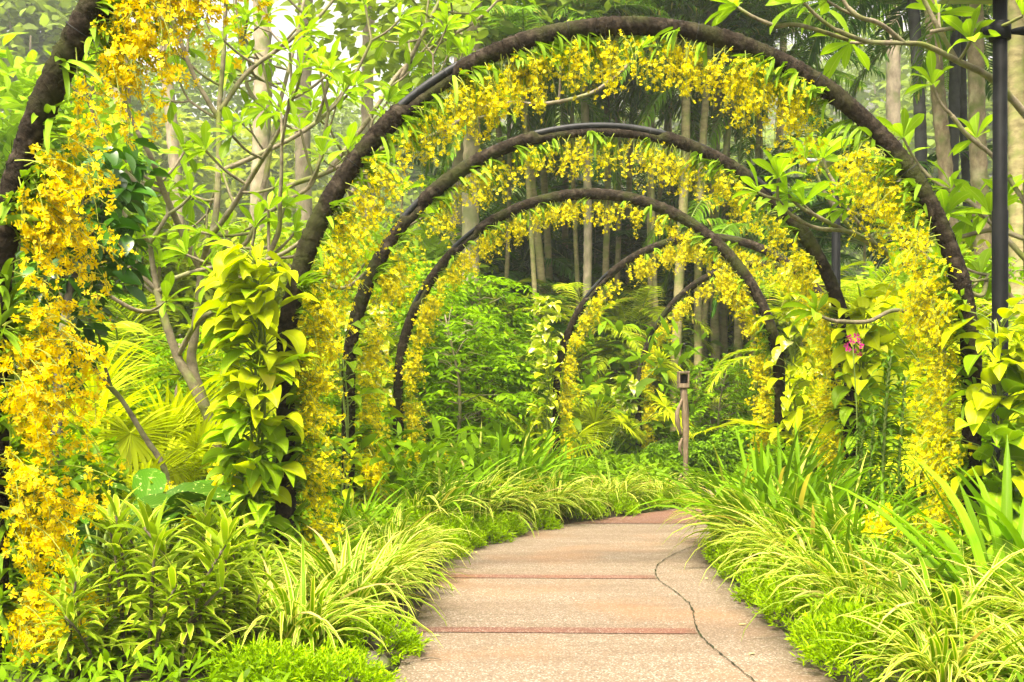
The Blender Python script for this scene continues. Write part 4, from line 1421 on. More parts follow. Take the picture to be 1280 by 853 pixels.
for px, D, s, lab in [(885, 16.3, 1.05, 'rounded clipped bush right of the driftwood post'), (835, 17.2, .8, 'rounded bush left of the driftwood post'), (868, 18.6, 1.1, 'rounded bush directly behind the driftwood post'),
                      (752, 19.5, .8, 'rounded bush left of the smallest arch')]:
    K.put(g(px, D), lab, s=s)
K = Kind([p_bush(305, 'under', .8, 3600, (.09, .16), (.04, .075), 'leafy_shrub'), p_bush(306, 'shrub', .8, 3600, (.10, .18), (.045, .08), 'leafy_shrub')], 'shrub', 'leafy green shrubs')
for px, D, s, lab in [(30, 7.0, .9, 'leafy shrub at the left edge behind the closest arch'), (90, 10, 1.2, 'leafy shrub behind the left fan palms'), (330, 10, .95, 'leafy shrub behind the golden vine'),
                      (420, 12, 1.1, 'leafy shrub behind the second arch\'s left leg'), (370, 13.5, 1.3, 'leafy shrub behind the frangipani at the biggest arch'), (250, 14, 1.4, 'leafy shrub at the back of the left bed'),
                      (520, 15.5, 1.0, 'leafy shrub behind the third arch\'s left foot'), (735, 20.5, .8, 'leafy shrub between the left legs of the two farthest arches'), (760, 21.5, .9, 'leafy shrub below the centre fan palm'),
                      (940, 17.5, .9, 'leafy shrub at the back, right of the clipped bush'), (960, 20, 1.4, 'leafy shrub behind the third arch\'s right leg'), (1040, 17, 1.5, 'leafy shrub behind the second lamp post'),
                      (1100, 11, .9, 'leafy shrub behind the right feather palm'), (1200, 11, 1.2, 'leafy shrub behind the yellow vine of the right leg'), (1160, 17, 1.6, 'leafy shrub far behind the right fan palms'),
                      (1270, 8.3, .9, 'leafy shrub at the right edge by the near lamp post'), (150, 13, 1.2, 'leafy shrub behind the tall yellow fan palm'), (990, 10.5, .7, 'leafy shrub between the two right legs')]:
    K.put(g(px, D), lab, s=s)
K = Kind([p_vanda(311), p_vanda(312, 1.3)], 'orchid', 'tall stiff-leaved orchid stems')
for px, D, s, lab in [(1108, 8.0, 1.05, 'tall stiff-leaved orchid stem between the right legs'), (1090, 8.3, .9, 'shorter stiff-leaved orchid stem beside the tall one'), (1128, 8.4, .95, 'stiff-leaved orchid stem behind the right-leg orchids'),
                      (1076, 8.0, .8, 'stiff-leaved orchid stem at the lime green climber')]:
    K.put(g(px, D), lab, s=s)
# magenta orchid
rng = np.random.default_rng(5)
mg = thing('magenta_orchid', 'small magenta orchid flowers in front of the lime green climber', 'orchid', at(1064, 560, 9.0) * [1, 1, 0])
a, b = MB(), MB()
top = at(1066, 430, 9.0) - np.array(mg.location)
tube(a, smooth_path([(0, 0, 0), (.05, 0, 1.0), top], 10), .005, 4)
batch(b, FV, FQ, FU, rand_rot(9, (0, -1, 0), .4), top + np.array([(x, 0, z) for x, z in ((0, 0), (.05, .02), (-.04, -.04), (.02, -.06), (.07, -.03), (-.02, .05), (.03, .06), (-.05, 0), (.05, -.08))]) + rng.normal(0, .012, (9, 3)), np.full(9, .042))
obj('stalk', a, M['stem'], mg); obj('flowers', b, M['magenta'], mg)

# ------------------------------------------------------------------ frangipani trees
frangipani('left frangipani with two crooked grey-green trunks, its branches behind the golden vine', [
    ([(275, 640, 9.0), (268, 545, 9.0), (243, 485, 9.0), (222, 446, 9.0), (203, 390, 9.0), (196, 362, 9.0)], .075, 1, 2),
    ([(282, 640, 9.3), (270, 552, 9.3), (241, 461, 9.3), (243, 420, 9.3), (249, 366, 9.3), (251, 333, 9.3)], .075, 0, None),
    ([(251, 338, 9.3), (228, 292, 9.2), (205, 240, 9.0), (190, 200, 8.8), (172, 165, 8.7)], .048, 3, 1),
    ([(251, 338, 9.3), (268, 280, 9.5), (273, 215, 9.6), (274, 140, 9.7), (280, 60, 9.8), (283, -20, 9.8)], .048, 4, 2),
    ([(251, 336, 9.3), (262, 300, 9.1), (283, 270, 8.9), (312, 225, 8.8), (340, 180, 8.6)], .04, 3, 1),
    ([(200, 365, 9.0), (215, 350, 8.9), (260, 336, 8.7), (310, 330, 8.5), (352, 318, 8.4), (392, 290, 8.3)], .032, 3, 1),
    ([(196, 362, 9.0), (170, 342, 9.0), (145, 345, 9.1), (120, 330, 9.2)], .028, 2, 1),
    ([(203, 390, 9.0), (170, 388, 8.8), (140, 372, 8.7)], .026, 1, 1),
    ([(274, 215, 9.6), (320, 195, 9.7), (370, 170, 9.9), (410, 140, 10.), (440, 100, 10.)], .034, 4, 1),
    ([(274, 140, 9.7), (310, 90, 9.8), (350, 60, 9.9), (400, 20, 10)], .034, 4, 1),
    ([(222, 446, 9.0), (250, 400, 8.8), (300, 372, 8.6), (345, 300, 8.5), (350, 250, 8.4)], .032, 3, 1),
    ([(262, 300, 9.1), (300, 310, 9.0), (330, 270, 9.0), (385, 235, 9.0), (400, 200, 9.0)], .030, 3, 1),
    ([(205, 240, 9.0), (165, 225, 8.9), (140, 190, 8.8)], .026, 2, 1),
    ([(274, 150, 9.7), (245, 100, 9.6), (225, 50, 9.5), (205, -10, 9.4)], .034, 3, 1),
], 401, Lb=.42)
frangipani('second frangipani further back, its branches crossing above the second arch\'s left side', [
    ([(330, 600, 11.5), (315, 480, 11.5), (322, 400, 11.4), (300, 350, 11.3), (312, 290, 11.2)], .07, 1, None),
    ([(312, 290, 11.2), (350, 240, 11.2), (410, 215, 11.2), (460, 190, 11.2), (510, 150, 11.3)], .045, 4, 2),
    ([(312, 290, 11.2), (330, 230, 11.4), (345, 150, 11.6), (365, 70, 11.8), (380, 0, 12)], .045, 4, 2),
    ([(300, 350, 11.3), (345, 330, 11), (390, 345, 10.8), (430, 360, 10.6), (470, 330, 10.4)], .036, 2, 1),
    ([(410, 215, 11.2), (460, 150, 11.4), (500, 90, 11.6), (540, 60, 11.8), (590, 30, 12)], .038, 5, 1),
    ([(500, 100, 11.6), (540, 20, 11.6), (570, -40, 11.6)], .034, 3, 1),
    ([(345, 150, 11.6), (310, 110, 11.5), (300, 40, 11.5)], .034, 3, 1),
    ([(460, 190, 11.2), (540, 170, 10.9), (610, 132, 10.8), (680, 130, 10.7), (735, 118, 10.7), (765, 100, 10.7)], .034, 2, 0),
], 402, Lb=.42)
frangipani('thin leaning grey branchy stem at the left, between the fan palms', [
    ([(215, 660, 7.8), (206, 589, 7.8), (180, 545, 7.8), (152, 500, 7.8), (130, 475, 7.8)], .038, 0, None),
    ([(150, 498, 7.8), (121, 464, 7.8), (112, 412, 7.8)], .024, 0, 0),
    ([(130, 475, 7.8), (100, 440, 7.9), (85, 420, 8)], .022, 0, 0),
    ([(140, 488, 7.8), (128, 445, 7.7), (122, 405, 7.6)], .020, 0, None)], 403, Lb=.2, leafL=(.12, .2), nleaf=(3, 5), r_end=.008)
frangipani('right frangipani reaching in from the right edge above the biggest arch', [
    ([(1300, 640, 8.6), (1296, 480, 8.6), (1288, 360, 8.6), (1285, 250, 8.5), (1288, 150, 8.4)], .085, 1, None),
    ([(1288, 150, 8.4), (1241, 100, 8.3), (1196, 76, 8.2), (1157, 57, 8.1), (1130, 54, 8.0)], .042, 1, None),
    ([(1130, 54, 8.0), (1084, 52, 7.9), (1045, 38, 7.8)], .026, 1, 0),
    ([(1130, 54, 8.0), (1100, 30, 7.9), (1075, 22, 7.8), (1060, 10, 7.8)], .024, 1, 0),
    ([(1060, 50, 7.9), (1000, 32, 7.8), (970, 33, 7.8)], .022, 0, 0),
    ([(1196, 76, 8.2), (1170, 30, 8.2), (1150, -10, 8.2)], .026, 1, 0),
    ([(1163, 40, 8.1), (1200, 35, 8.1), (1225, 40, 8.0)], .022, 0, 0),
    ([(1285, 260, 8.5), (1245, 200, 8.6), (1210, 170, 8.6), (1190, 145, 8.6)], .026, 1, 0),
    ([(1287, 330, 8.5), (1250, 290, 8.6), (1215, 255, 8.7), (1180, 235, 8.8)], .030, 4, 1),
    ([(1285, 300, 8.5), (1240, 288, 8.7), (1180, 300, 8.9), (1130, 290, 9.0)], .028, 3, 1),
    ([(1287, 400, 8.5), (1240, 345, 8.5), (1225, 370, 8.4), (1180, 345, 8.4)], .028, 3, 0)], 404, Lb=.3, leafL=(.22, .34))
frangipani('frangipani branches with pale bark inside the biggest arch at the right', [
    ([(1190, 600, 9.4), (1180, 450, 9.4), (1165, 370, 9.4), (1140, 335, 9.4)], .05, 0, None),
    ([(1140, 335, 9.4), (1100, 312, 9.3), (1060, 290, 9.2), (1035, 278, 9.1), (1005, 262, 9.0)], .03, 1, 0),
    ([(1130, 330, 9.4), (1080, 300, 9.5), (1050, 270, 9.5), (1030, 240, 9.5)], .026, 1, 1),
    ([(1120, 322, 9.3), (1070, 292, 9.2), (1020, 285, 9.0), (990, 270, 8.9)], .024, 0, 1),
    ([(1100, 312, 9.3), (1060, 262, 9.2), (1040, 225, 9.2)], .022, 0, 0),
    ([(1165, 400, 9.4), (1120, 388, 9.0), (1085, 402, 8.8), (1045, 402, 8.7)], .024, 0, 0)], 405, Lb=.2, leafL=(.22, .34))

# dark glossy tree at the left, behind the closest arch's orchids
rng = np.random.default_rng(406)
root = thing('glossy_leaved_tree', 'dark green glossy-leaved tree at the left, behind the golden orchids', 'tree', g(70, 7.2))
st, lf = MB(), MB()
b0 = np.array(root.location)
tk = smooth_path([b0, at(75, 460, 7.2), at(95, 330, 7.2), at(110, 230, 7.2)], 14) - b0
tube(st, tk, np.linspace(.045, .02, 14), 7)
cs = [at(x, y, 7.2 + dz) - b0 for x, y, dz in ((105, 300, 0), (140, 255, .1), (110, 220, -.1), (80, 340, .2), (150, 215, .2), (60, 270, .3), (120, 335, .1), (40, 370, .2), (135, 295, -.1), (60, 450, .3), (90, 405, .3))]
for c in cs:
    tube(st, smooth_path([tk[8], (tk[8] + c) / 2 + [0, 0, .06], c], 6), np.linspace(.016, .005, 6), 5)
leaf_cloud(lf, cs, np.full(len(cs), .24), 560, (.13, .21), (.065, .10), OVAL, .3, (-.9, .3), (.3, 1.0), flat=False)
obj('branches', st, M['bark_dark'], root); obj('leaves', lf, M['glossy'], root)

# ------------------------------------------------------------------ the palm grove and its bare stems
crowns = [p_palm_crown(501), p_palm_crown(502), p_palm_crown(503, mat='palm_dark')]


def tall_palm(label, p0, p1, D, r, H, cv, mat='trunk_palm', cs=1.0, group='tall bare-stemmed palms'):
    """p0 / p1: the photo x of the stem at y=560 and at y=0"""
    zt = CAMH + HZ * D / F
    zb = CAMH - (560 - HZ) * D / F
    x0, x1 = (p0 - 640) * D / F, (p1 - 640) * D / F
    fx = lambda z: x0 + (x1 - x0) * (z - zb) / (zt - zb)
    b = np.array([fx(0), D, 0.0])
    root = thing('palm_tree', label, 'palm tree', b, group)
    H = H - 1.4 if cv is not None else H
    NR = 120
    zz = np.linspace(-.05, H, NR)
    pts = np.column_stack([fx(zz) + .05 * np.sin(zz * .7 + p0) - b[0], .08 * np.sin(zz * .5 + p0), zz])
    mb = MB()
    rr = r * (.85 if D > 20.5 and cv is not None else 1.0) * (1.12 - .25 * zz / H) * (1 + .07 * (np.arange(NR) % 3 == 0)) * (1 + .35 * np.exp(-np.maximum(zz, 0) * 2.5))
    tube(mb, pts, rr, 9, jitter=.02)
    obj('trunk', mb, M[mat], root)
    if cv is not None:
        c = thing('crown', None, None, pts[-1])
        c.parent = root
        c.scale = (cs,) * 3
        c.rotation_euler = (0, 0, random.uniform(0, 6))
        st_, lf_ = crowns[cv]
        obj('ribs', st_, None, c); obj('fronds', lf_, None, c)
    return root


TP = [(672, 655, 21.5, .06, 9.4, 0, 'trunk_palm', 'slim palm stem in front of the left-leaning ones'), (722, 716, 23.5, .06, 10.4, 1, 'trunk_palm', 'slim palm stem just left of the pale thick one'),
      (800, 842, 24.5, .065, 10.8, 1, 'trunk_palm', 'slim palm stem leaning right from the centre'), (832, 800, 22.5, .06, 10.2, 0, 'trunk_palm', 'slim palm stem leaning left behind the smallest arch'),
      (885, 860, 24.5, .06, 11, 1, 'trunk_palm', 'slim palm stem leaning left behind the upright ones'), (915, 962, 23.5, .06, 9.8, 0, 'trunk_palm', 'slim palm stem leaning right towards the misty gap'),
      (952, 948, 24, .06, 10.6, 2, 'trunk_palm', 'slim dark palm stem at the right rim of the grove'), (626, 640, 24, .06, 10, 1, 'trunk_palm', 'slim palm stem at the left of the grove, leaning right'),
      (690, 648, 23, .105, 9.6, 0, 'trunk_palm', 'palm stem leaning left at the left of the grove'), (690, 675, 25, .10, 11.5, 1, 'trunk_palm', 'second stem from the left in the grove, leaning slightly'),
      (733, 731, 22, .105, 10.8, 0, 'trunk_pale', 'pale straight palm stem at the centre of the grove, thickest one'), (757, 757, 24, .085, 12, 1, 'trunk_palm', 'thin straight palm stem right of the pale one'),
      (818, 812, 23, .085, 11.2, 0, 'trunk_palm', 'straight palm stem left of the three close stems'), (845, 858, 21.5, .115, 10.5, 1, 'trunk_palm', 'stout palm stem beside the driftwood post'),
      (868, 885, 21.8, .095, 11.3, 0, 'trunk_palm', 'palm stem leaning right, just right of the driftwood post'), (862, 930, 22.5, .075, 9.9, 1, 'trunk_palm', 'slender yellowish palm stem leaning strongly right across the others'),
      (893, 896, 23.5, .115, 12.2, 2, 'trunk_palm', 'dark upright palm stem right of the leaning one'), (907, 905, 24, .10, 11.0, 1, 'trunk_palm', 'upright palm stem fourth from the right in the grove'),
      (922, 918, 23, .10, 7.2, 0, 'trunk_palm', 'short greenish palm stem at the right of the grove'), (941, 936, 22.5, .07, 6.2, 1, 'trunk_palm', 'shortest palm stem, at the right end of the grove'),
      (786, 789, 27, .09, 12.0, 2, 'trunk_palm', 'dark back stem between the centre stems'), (650, 610, 27, .10, 12.4, 2, 'trunk_palm', 'back stem at the left rim of the grove'),
      (712, 700, 28, .10, 12.8, 2, 'trunk_palm', 'back stem behind the pale palm stem'), (840, 838, 28, .10, 13, 2, 'trunk_palm', 'back stem behind the stout palm stem'),
      (962, 978, 27, .12, 12.6, 2, 'trunk_palm', 'palm stem standing right of the grove against the mist'),
      (1165, 1140, 19, .11, 10.8, 2, 'trunk_black', 'blackish palm stem at the upper right with dark hanging fronds'), (1195, 1190, 20, .11, 10.6, 2, 'trunk_black', 'blackish palm stem between the tan stems at the upper right'),
      (1205, 1168, 18, .125, 9.8, None, 'trunk_lichen', 'thick tan lichen stem at the upper right, left one of the two'), (1245, 1215, 17.5, .135, 10.6, None, 'trunk_lichen', 'thick tan lichen stem at the upper right by the near lamp post'),
      (1218, 1204, 21, .10, 10.4, 0, 'trunk_black', 'dark thin palm stem behind the thick tan ones'), (1268, 1275, 16, .14, 10, 0, 'trunk_palm', 'tan palm stem at the right edge behind the lamp head'),
      (770, 772, 25, .075, 11.5, 0, 'trunk_palm', 'thin greenish palm stem between the centre stems'), (878, 873, 27, .085, 13, 1, 'trunk_palm', 'thin back stem behind the leaning palm stem')]
for p0, p1, D, r, H, cv, mt, lab in TP:
    tall_palm(lab, p0, p1, D, r, H, cv, mt)
K = Kind([p_bush(307, 'wood_far2', 1.9, 3600, (.16, .28), (.07, .12), 'light_leaved_tree', 1.9), p_bush(308, 'frangi', 1.9, 3000, (.18, .32), (.07, .12), 'light_leaved_tree', 1.9)], 'tree', 'light-leaved trees behind the frangipanis')
for px, D, s, lab, v in [(15, 17, 1.5, 'light green tree filling the top left corner behind the closest arch', 1), (180, 19, 1.0, 'light yellow-green tree behind the dark glossy tree at the left', 0), (300, 20, 1.0, 'light yellow-green tree behind the left frangipani trunks', 0), (400, 22, 1.15, 'light green tree behind the second frangipani', 1), (470, 21, .9, 'light yellow-green tree left of the second arch, low', 0),
                         (90, 22, 1.3, 'light green tree at the far left behind the closest arch', 1), (1150, 17, .8, 'light green tree behind the biggest arch\'s right side', 1), (1230, 18, .9, 'light yellow-green tree behind the near lamp post', 0), (1040, 24, .8, 'light yellow-green tree low in the misty gap', 0), (515, 24, 1.2, 'light green tree between the pale trunks and the palm grove', 1)]:
    K.put(g(px, D), lab, s=s, v=v)
# pale trunks standing in the mist
for p0, p1, D, r, H, lab in [(328, 326, 26, .22, 19, 'thick pale trunk in the mist behind the left frangipani'), (382, 380, 30, .22, 19, 'pale trunk in the mist just right of the thickest one'),
                             (574, 577, 24, .22, 19, 'tall pale trunk behind the left side of the arches'), (592, 590, 21, .17, 10, 'pale lichen trunk behind the ferny tree'),
                             (160, 150, 28, .22, 19, 'pale trunk in the mist behind the golden orchids'), (236, 205, 27, .15, 18, 'thin pale trunk left of the frangipani'),
                             (1130, 1112, 30, .2, 18, 'broad pinkish trunk in the mist at the upper right'), (455, 462, 34, .2, 19, 'slim pale trunk in the mist left of the second arch')]:
    r_ = tall_palm(lab, p0, p1, D, r, H, None, 'trunk_pale', group='pale trunks in the mist')
    r_.name = 'pale_tree'
    r_['category'] = 'tree'
    rng = np.random.default_rng(p0)
    mb = MB()
    cs = [(rng.normal(0, 1.8), rng.normal(0, 1.8), H - rng.uniform(-1, 2.5)) for i in range(7)]
    leaf_cloud(mb, cs, rng.uniform(.9, 1.6, 7), 1500, (.25, .45), (.14, .24))
    obj('crown', mb, M['wood_far'], r_)

# ------------------------------------------------------------------ distant trees, then the woodland behind
def p_far(seed, H, mat, k=6500):
    global rng
    rng = np.random.default_rng(seed)
    st, lf = MB(), MB()
    tube(st, smooth_path([(0, 0, -.2), (rng.normal(0, .3), 0, H * .4), (rng.normal(0, .5), 0, H * .8)], 12), np.linspace(.38, .12, 12), 8)
    n = 26
    cs, rs = [], []
    for i in range(n):
        a, z = rng.uniform(0, 6.283), rng.uniform(.16, 1)
        w_ = H * .30 * math.sin(math.pi * min(1, z * .86 + .12)) ** .6
        q = rng.uniform(.3, 1) * w_
        cs.append((q * math.cos(a), q * math.sin(a), z * H)); rs.append(H * rng.uniform(.07, .13))
    for c in cs[:12]:
        z = c[2] * .7
        tube(st, [(0, 0, z), (c[0] * .5, c[1] * .5, (z + c[2]) / 2 + .2), c], [.12, .08, .03], 5)
    leaf_cloud(lf, cs, np.array(rs), k, (.35, .7), (.22, .42), LEAF3, .5)
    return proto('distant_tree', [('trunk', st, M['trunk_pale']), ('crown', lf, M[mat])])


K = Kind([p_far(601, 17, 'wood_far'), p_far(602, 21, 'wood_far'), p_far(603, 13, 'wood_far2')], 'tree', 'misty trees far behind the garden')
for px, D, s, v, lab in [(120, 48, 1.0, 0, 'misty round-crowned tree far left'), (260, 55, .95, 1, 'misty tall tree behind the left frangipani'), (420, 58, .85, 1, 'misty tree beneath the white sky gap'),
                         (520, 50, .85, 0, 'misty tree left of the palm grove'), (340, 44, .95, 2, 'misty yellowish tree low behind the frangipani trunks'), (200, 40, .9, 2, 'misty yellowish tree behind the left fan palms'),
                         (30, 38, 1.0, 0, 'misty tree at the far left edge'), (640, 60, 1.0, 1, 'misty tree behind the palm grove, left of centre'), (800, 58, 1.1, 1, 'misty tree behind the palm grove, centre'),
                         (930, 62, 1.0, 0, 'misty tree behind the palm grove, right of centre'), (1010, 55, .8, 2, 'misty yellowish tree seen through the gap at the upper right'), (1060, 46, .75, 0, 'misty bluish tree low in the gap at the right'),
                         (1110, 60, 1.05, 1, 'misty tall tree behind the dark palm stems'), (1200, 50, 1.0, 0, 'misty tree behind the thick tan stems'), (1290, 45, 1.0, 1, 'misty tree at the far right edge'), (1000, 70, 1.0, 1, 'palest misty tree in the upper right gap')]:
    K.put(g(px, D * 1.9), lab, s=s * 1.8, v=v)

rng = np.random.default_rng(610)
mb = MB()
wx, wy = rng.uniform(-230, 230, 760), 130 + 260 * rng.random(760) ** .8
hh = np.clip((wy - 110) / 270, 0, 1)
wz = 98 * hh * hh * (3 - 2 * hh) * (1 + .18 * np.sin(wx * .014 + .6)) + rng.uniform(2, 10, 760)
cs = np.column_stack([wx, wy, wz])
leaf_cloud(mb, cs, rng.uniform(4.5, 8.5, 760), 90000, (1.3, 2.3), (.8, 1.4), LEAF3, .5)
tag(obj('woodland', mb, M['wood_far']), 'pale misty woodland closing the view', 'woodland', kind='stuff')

# ------------------------------------------------------------------ undergrowth filling the beds between the plants
rng = np.random.default_rng(620)
mb = MB()


def fill(k, xr_, yr_, zr, L, W, keep=.35, pw=1.0):
    x = rng.uniform(*xr_, k); y = rng.uniform(*yr_, k)
    ok = edge_dx(x, y) > keep
    x, y = x[ok], y[ok]
    n = len(x)
    z = gz(x, y) + zr[0] + (zr[1] - zr[0]) * rng.random(n) ** pw
    ribbons(mb, np.column_stack([x, y, z]), rng.uniform(0, 6.28, n), rng.uniform(-.3, 1.3, n), rng.uniform(L[0], L[1], n), rng.uniform(W[0], W[1], n), rng.uniform(.3, 1.5, n), LEAF4, .3, rng.normal(0, .4, n), flat=True)


fill(5000, (-4.2, -.6), (6.4, 9), (0, .3), (.10, .22), (.025, .05))
fill(6500, (-4.2, -.6), (3.6, 6.4), (0, .14), (.05, .12), (.015, .03), pw=1.5)
fill(5200, (1.7, 5.0), (5, 10), (0, .3), (.10, .22), (.025, .05))
fill(4500, (1.7, 4.0), (3.4, 5), (0, .14), (.05, .12), (.015, .03), pw=1.5)
fill(9000, (-9, 0), (9, 18), (0, .9), (.15, .34), (.05, .10), .5)
fill(5000, (3, 10), (9, 18), (0, 1.0), (.15, .34), (.05, .10), .5)
fill(4000, (-1, 3), (14, 20), (0, .4), (.12, .26), (.04, .08), .5)
fill(16000, (-16, 16), (18, 34), (0, 2.6), (.25, .6), (.09, .18), .5)
fill(9000, (-26, 26), (34, 50), (0, 4.5), (.5, 1.0), (.25, .45), .5)
tag(obj('undergrowth', mb, M['under']), 'dense green undergrowth filling the beds between the plants', 'undergrowth', kind='stuff')

# ------------------------------------------------------------------ built things
# driftwood post with a box-shaped hollow head
rng = np.random.default_rng(7)
pb = np.array(g(853, 14.5))
post = thing('driftwood_post', 'weathered driftwood post with a square hollow box on top, by the smallest arch', 'post', pb)
H = 1.52
mb = MB()
pp = smooth_path([(0.045, 0, 0), (.05, 0, .35), (.042, 0, .7), (.046, 0, 1.0), (.015, 0, H)], 22)
tube(mb, pp, np.interp(np.linspace(0, 1, 22), [0, .3, .6, 1], [.040, .034, .046, .052]), 9, jitter=.08)
obj('shaft', mb, M['driftwood'], post)
for pts, w_ in (([(-.01, -.04, 1.36), (-.075, -.05, 1.18), (-.07, -.045, 1.0), (-.015, -.04, .86)], .036), ([(-.01, -.04, .82), (-.045, -.045, .70), (-.012, -.04, .58)], .026), ([(-.01, -.04, .34), (-.04, -.045, .25), (-.01, -.04, .14)], .022)):
    mb = MB(); q = smooth_path(pts, 12)
    tube(mb, q, w_ * np.sin(np.linspace(.35, 2.8, 12)), 6, jitter=.12)
    obj('driftwood_slab', mb, M['driftwood'], post)
mb = MB()
zb, zt_ = H - .01, H + .22
for lo, hi in (((-.10, -.10, zt_ - .035), (.105, .12, zt_)), ((-.10, -.10, zb), (.10, .12, zb + .06)), ((-.10, -.10, zb + .062), (-.072, .12, zt_ - .037)), ((.072, -.10, zb + .062), (.10, .12, zt_ - .037)), ((-.070, .09, zb + .062), (.070, .118, zt_ - .037))):
    box(mb, [lo[0] * .74 + .012, lo[1] * .74, lo[2]], [hi[0] * .74 + .012, hi[1] * .74, hi[2]], bev=.006)
hd = obj('box_head', mb, M['driftwood'], post, smooth=False)
mb = MB(); box(mb, (-.037, .012, zb + .064), (.060, .062, zt_ - .04)); obj('hollow', mb, M['hollow_shade'], post, smooth=False)  # near-black block filling the open box, its colour standing in for shade inside

# lamp posts
def lamp(label, px, D, H, r):
    b = np.array(g(px, D))
    root = thing('lamp_post', label, 'lamp post', b, 'black lamp posts')
    mb = MB()
    zz = [0, .02, .021, .18, .20, .21, H * .62, H * .62 + .01, H]
    tube(mb, [(0, 0, z) for z in zz], [r * 2.2, r * 2.2, r * 1.35, r * 1.3, r * 1.1, r, r, r * .9, r * .88], 18)
    obj('pole', mb, M['post'], root)
    mb = MB()
    tube(mb, [(0, 0, H - .33), (0, 0, H - .325), (0, 0, H - .20), (0, 0, H - .195)], [r, r * 1.35, r * 1.35, r], 18)
    obj('collar', mb, M['post'], root)
    for sx in (-1, 1):
        mb = MB()
        tube(mb, [(sx * r * 1.2, -.01, H - .27), (sx * r * 2.3, -.03, H - .27), (sx * r * 2.35, -.12, H - .30)], [.018, .03, .036], 10)
        obj('spotlight', mb, M['post'], root)
    mb = MB()
    box(mb, (-.42, -.16, H + .0), (.10, .16, H + .045), bev=.015)
    obj('lamp_head', mb, M['grey_metal'], root, smooth=False)
    mb = MB(); box(mb, (-.36, -.12, H - .008), (-.05, .12, H - .0015), bev=.002)
    obj('diffuser', mb, M['grey_metal'], root, smooth=False)


lamp('black lamp post with a flat grey head at the right edge of the photo', 1250, 7.95, 4.28, .058)
lamp('second black lamp post, partly hidden behind the biggest arch\'s right side', 1045, 13.0, 4.25, .060)
# short grey garden post at the left
b = np.array(g(222, 10.2))
sp = thing('marker_post', 'short grey pointed post behind the fan palm at the left', 'post', b)
mb = MB(); tube(mb, [(0, 0, 0), (0, 0, 1.2), (0, 0, 1.22), (0, 0, 1.36), (0, 0, 1.42)], [.036, .036, .030, .030, .004], 10); obj('shaft', mb, M['timber'], sp)
mb = MB(); tube(mb, [(0, 0, 1.19), (0, 0, 1.195), (0, 0, 1.225), (0, 0, 1.23)], [.03, .042, .042, .03], 10); obj('collar', mb, M['grey_metal'], sp)

# pavilion far behind at the left
pv = thing('pavilion', 'grey shingle-roofed pavilion glimpsed through the leaves at the second arch\'s left side', 'pavilion', g(452, 33))
RW, RH, ZE = 2.3, 2.2, 4.9
mb = MB()
for i in range(14):
    z0, z1 = ZE + RH * i / 14, ZE + RH * (i + 1) / 14
    w0, w1 = RW * (1 - i / 14) + .04, RW * (1 - (i + 1) / 14) + .07
    V = [(-w0, -w0, z0), (w0, -w0, z0), (w0, w0, z0), (-w0, w0, z0), (-w1, -w1, z1), (w1, -w1, z1), (w1, w1, z1), (-w1, w1, z1)]
    mb.add(V, [(0, 1, 5, 4), (1, 2, 6, 5), (2, 3, 7, 6), (3, 0, 4, 7), (3, 2, 1, 0)])
obj('roof', mb, M['roof'], pv, smooth=False)
for sx in (-1, 1):
    for sy in (-1, 1):
        mb = MB(); box(mb, (sx * 1.8 - .09, sy * 1.8 - .09, 0), (sx * 1.8 + .09, sy * 1.8 + .09, ZE - .01), bev=.015); obj('post', mb, M['timber'], pv, smooth=False)
mb = MB()
for lo, hi in (((-1.95, -1.95, ZE - .32), (1.95, -1.895, ZE - .05)), ((-1.95, 1.895, ZE - .32), (1.95, 1.95, ZE - .05))):
    mb = MB(); box(mb, lo, hi, bev=.01)
    obj('beam', mb, M['timber'], pv, smooth=False)

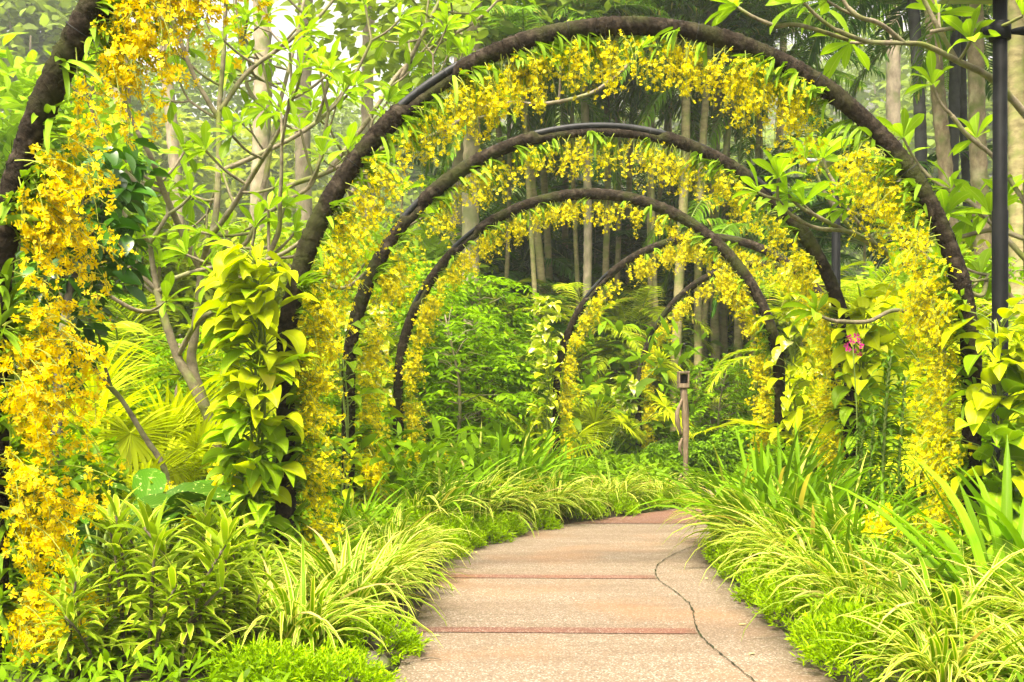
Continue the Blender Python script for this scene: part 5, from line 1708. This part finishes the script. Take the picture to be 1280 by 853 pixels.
# edging stones
def stone(x, y, s, seed, label):
    global rng
    rng = np.random.default_rng(seed)
    import bmesh
    bm = bmesh.new()
    bmesh.ops.create_icosphere(bm, subdivisions=3, radius=1)
    k = rng.normal(0, 1, (6, 3))
    for v in bm.verts:
        c = np.array(v.co)
        f = 1 + .10 * sum(math.sin(2.2 * c.dot(q) + i) for i, q in enumerate(k)) / 2
        v.co = Vector(c * f * np.array([s, s * 1.3, s * .75]))
    me = bpy.data.meshes.new('edging_stone'); bm.to_mesh(me); bm.free()
    me.materials.append(M['stone'])
    for p in me.polygons: p.use_smooth = True
    o = obj('edging_stone', me, None, None, (x, y, float(gz(x, y)) + s * .25))
    o.rotation_euler = (0, 0, seed)
    tag(o, label, 'stone', 'edging stones along the path')


stone(-.66, 4.95, .085, 1, 'brown mossy edging stone at the lower left of the path')
stone(-.66, 5.45, .11, 2, 'edging stone under the left striped grass near the first red band')
stone(-.10, 10.05, .12, 3, 'edging stone at the bend after the low green mounds')
stone(1.6, 5.3, .10, 4, 'edging stone on the right path edge below the feathery mound')
stone(.2, 10.75, .10, 5, 'edging stone at the bend beside the striped grass')
# a dry twig on the path
mb = MB(); tube(mb, smooth_path([(0, 0, .006), (.05, .01, .012), (.10, -.005, .006)], 8), np.linspace(.005, .002, 8), 5)
tag(obj('fallen_twig', mb, M['bark_dark'], None, (-.44, 5.05, .003)), 'small dark twig lying on the path at the lower left', 'twig')

# a few fallen leaves by the kerbs
rng = np.random.default_rng(640)
for x, y, lab in [(-.38, 5.6, 'small yellow leaf fallen on the path near the left edge by the first red band'), (1.32, 5.9, 'pale dry leaf fallen on the path at the right, beyond the crack'), (-.42, 7.1, 'small dry leaf on the path at the left between the red bands'),
                  (1.38, 7.5, 'small brown leaf on the path at the right by the second red band'), (-.30, 8.9, 'small yellow leaf on the path beside the low green mounds'), (1.20, 5.2, 'small brown leaf near the right edge at the front of the path')]:
    mb = MB()
    ribbons(mb, [[0, 0, .004]], rng.uniform(0, 6), .22, .05, .022, .5, LEAF4, .3, flat=True)
    tag(obj('fallen_leaf', mb, M['dry'], None, (x, y, .003)), lab, 'leaf', 'leaves fallen on the path')

# ------------------------------------------------------------------ the mist in the air
mb = MB()
box(mb, (-440, -14, -1.2), (440, 540, 135))
hz, nt, out = new_mat('air')
pvv = nd(nt, 'ShaderNodeVolumePrincipled')
pvv.inputs['Color'].default_value = (.90, .95, .98, 1)
pvv.inputs['Density'].default_value = HAZE
pvv.inputs['Anisotropy'].default_value = .2
nt.links.new(pvv.outputs[0], out.inputs['Volume'])
tag(obj('haze', mb, hz, smooth=False), 'pale mist hanging in the air', 'haze', kind='stuff')
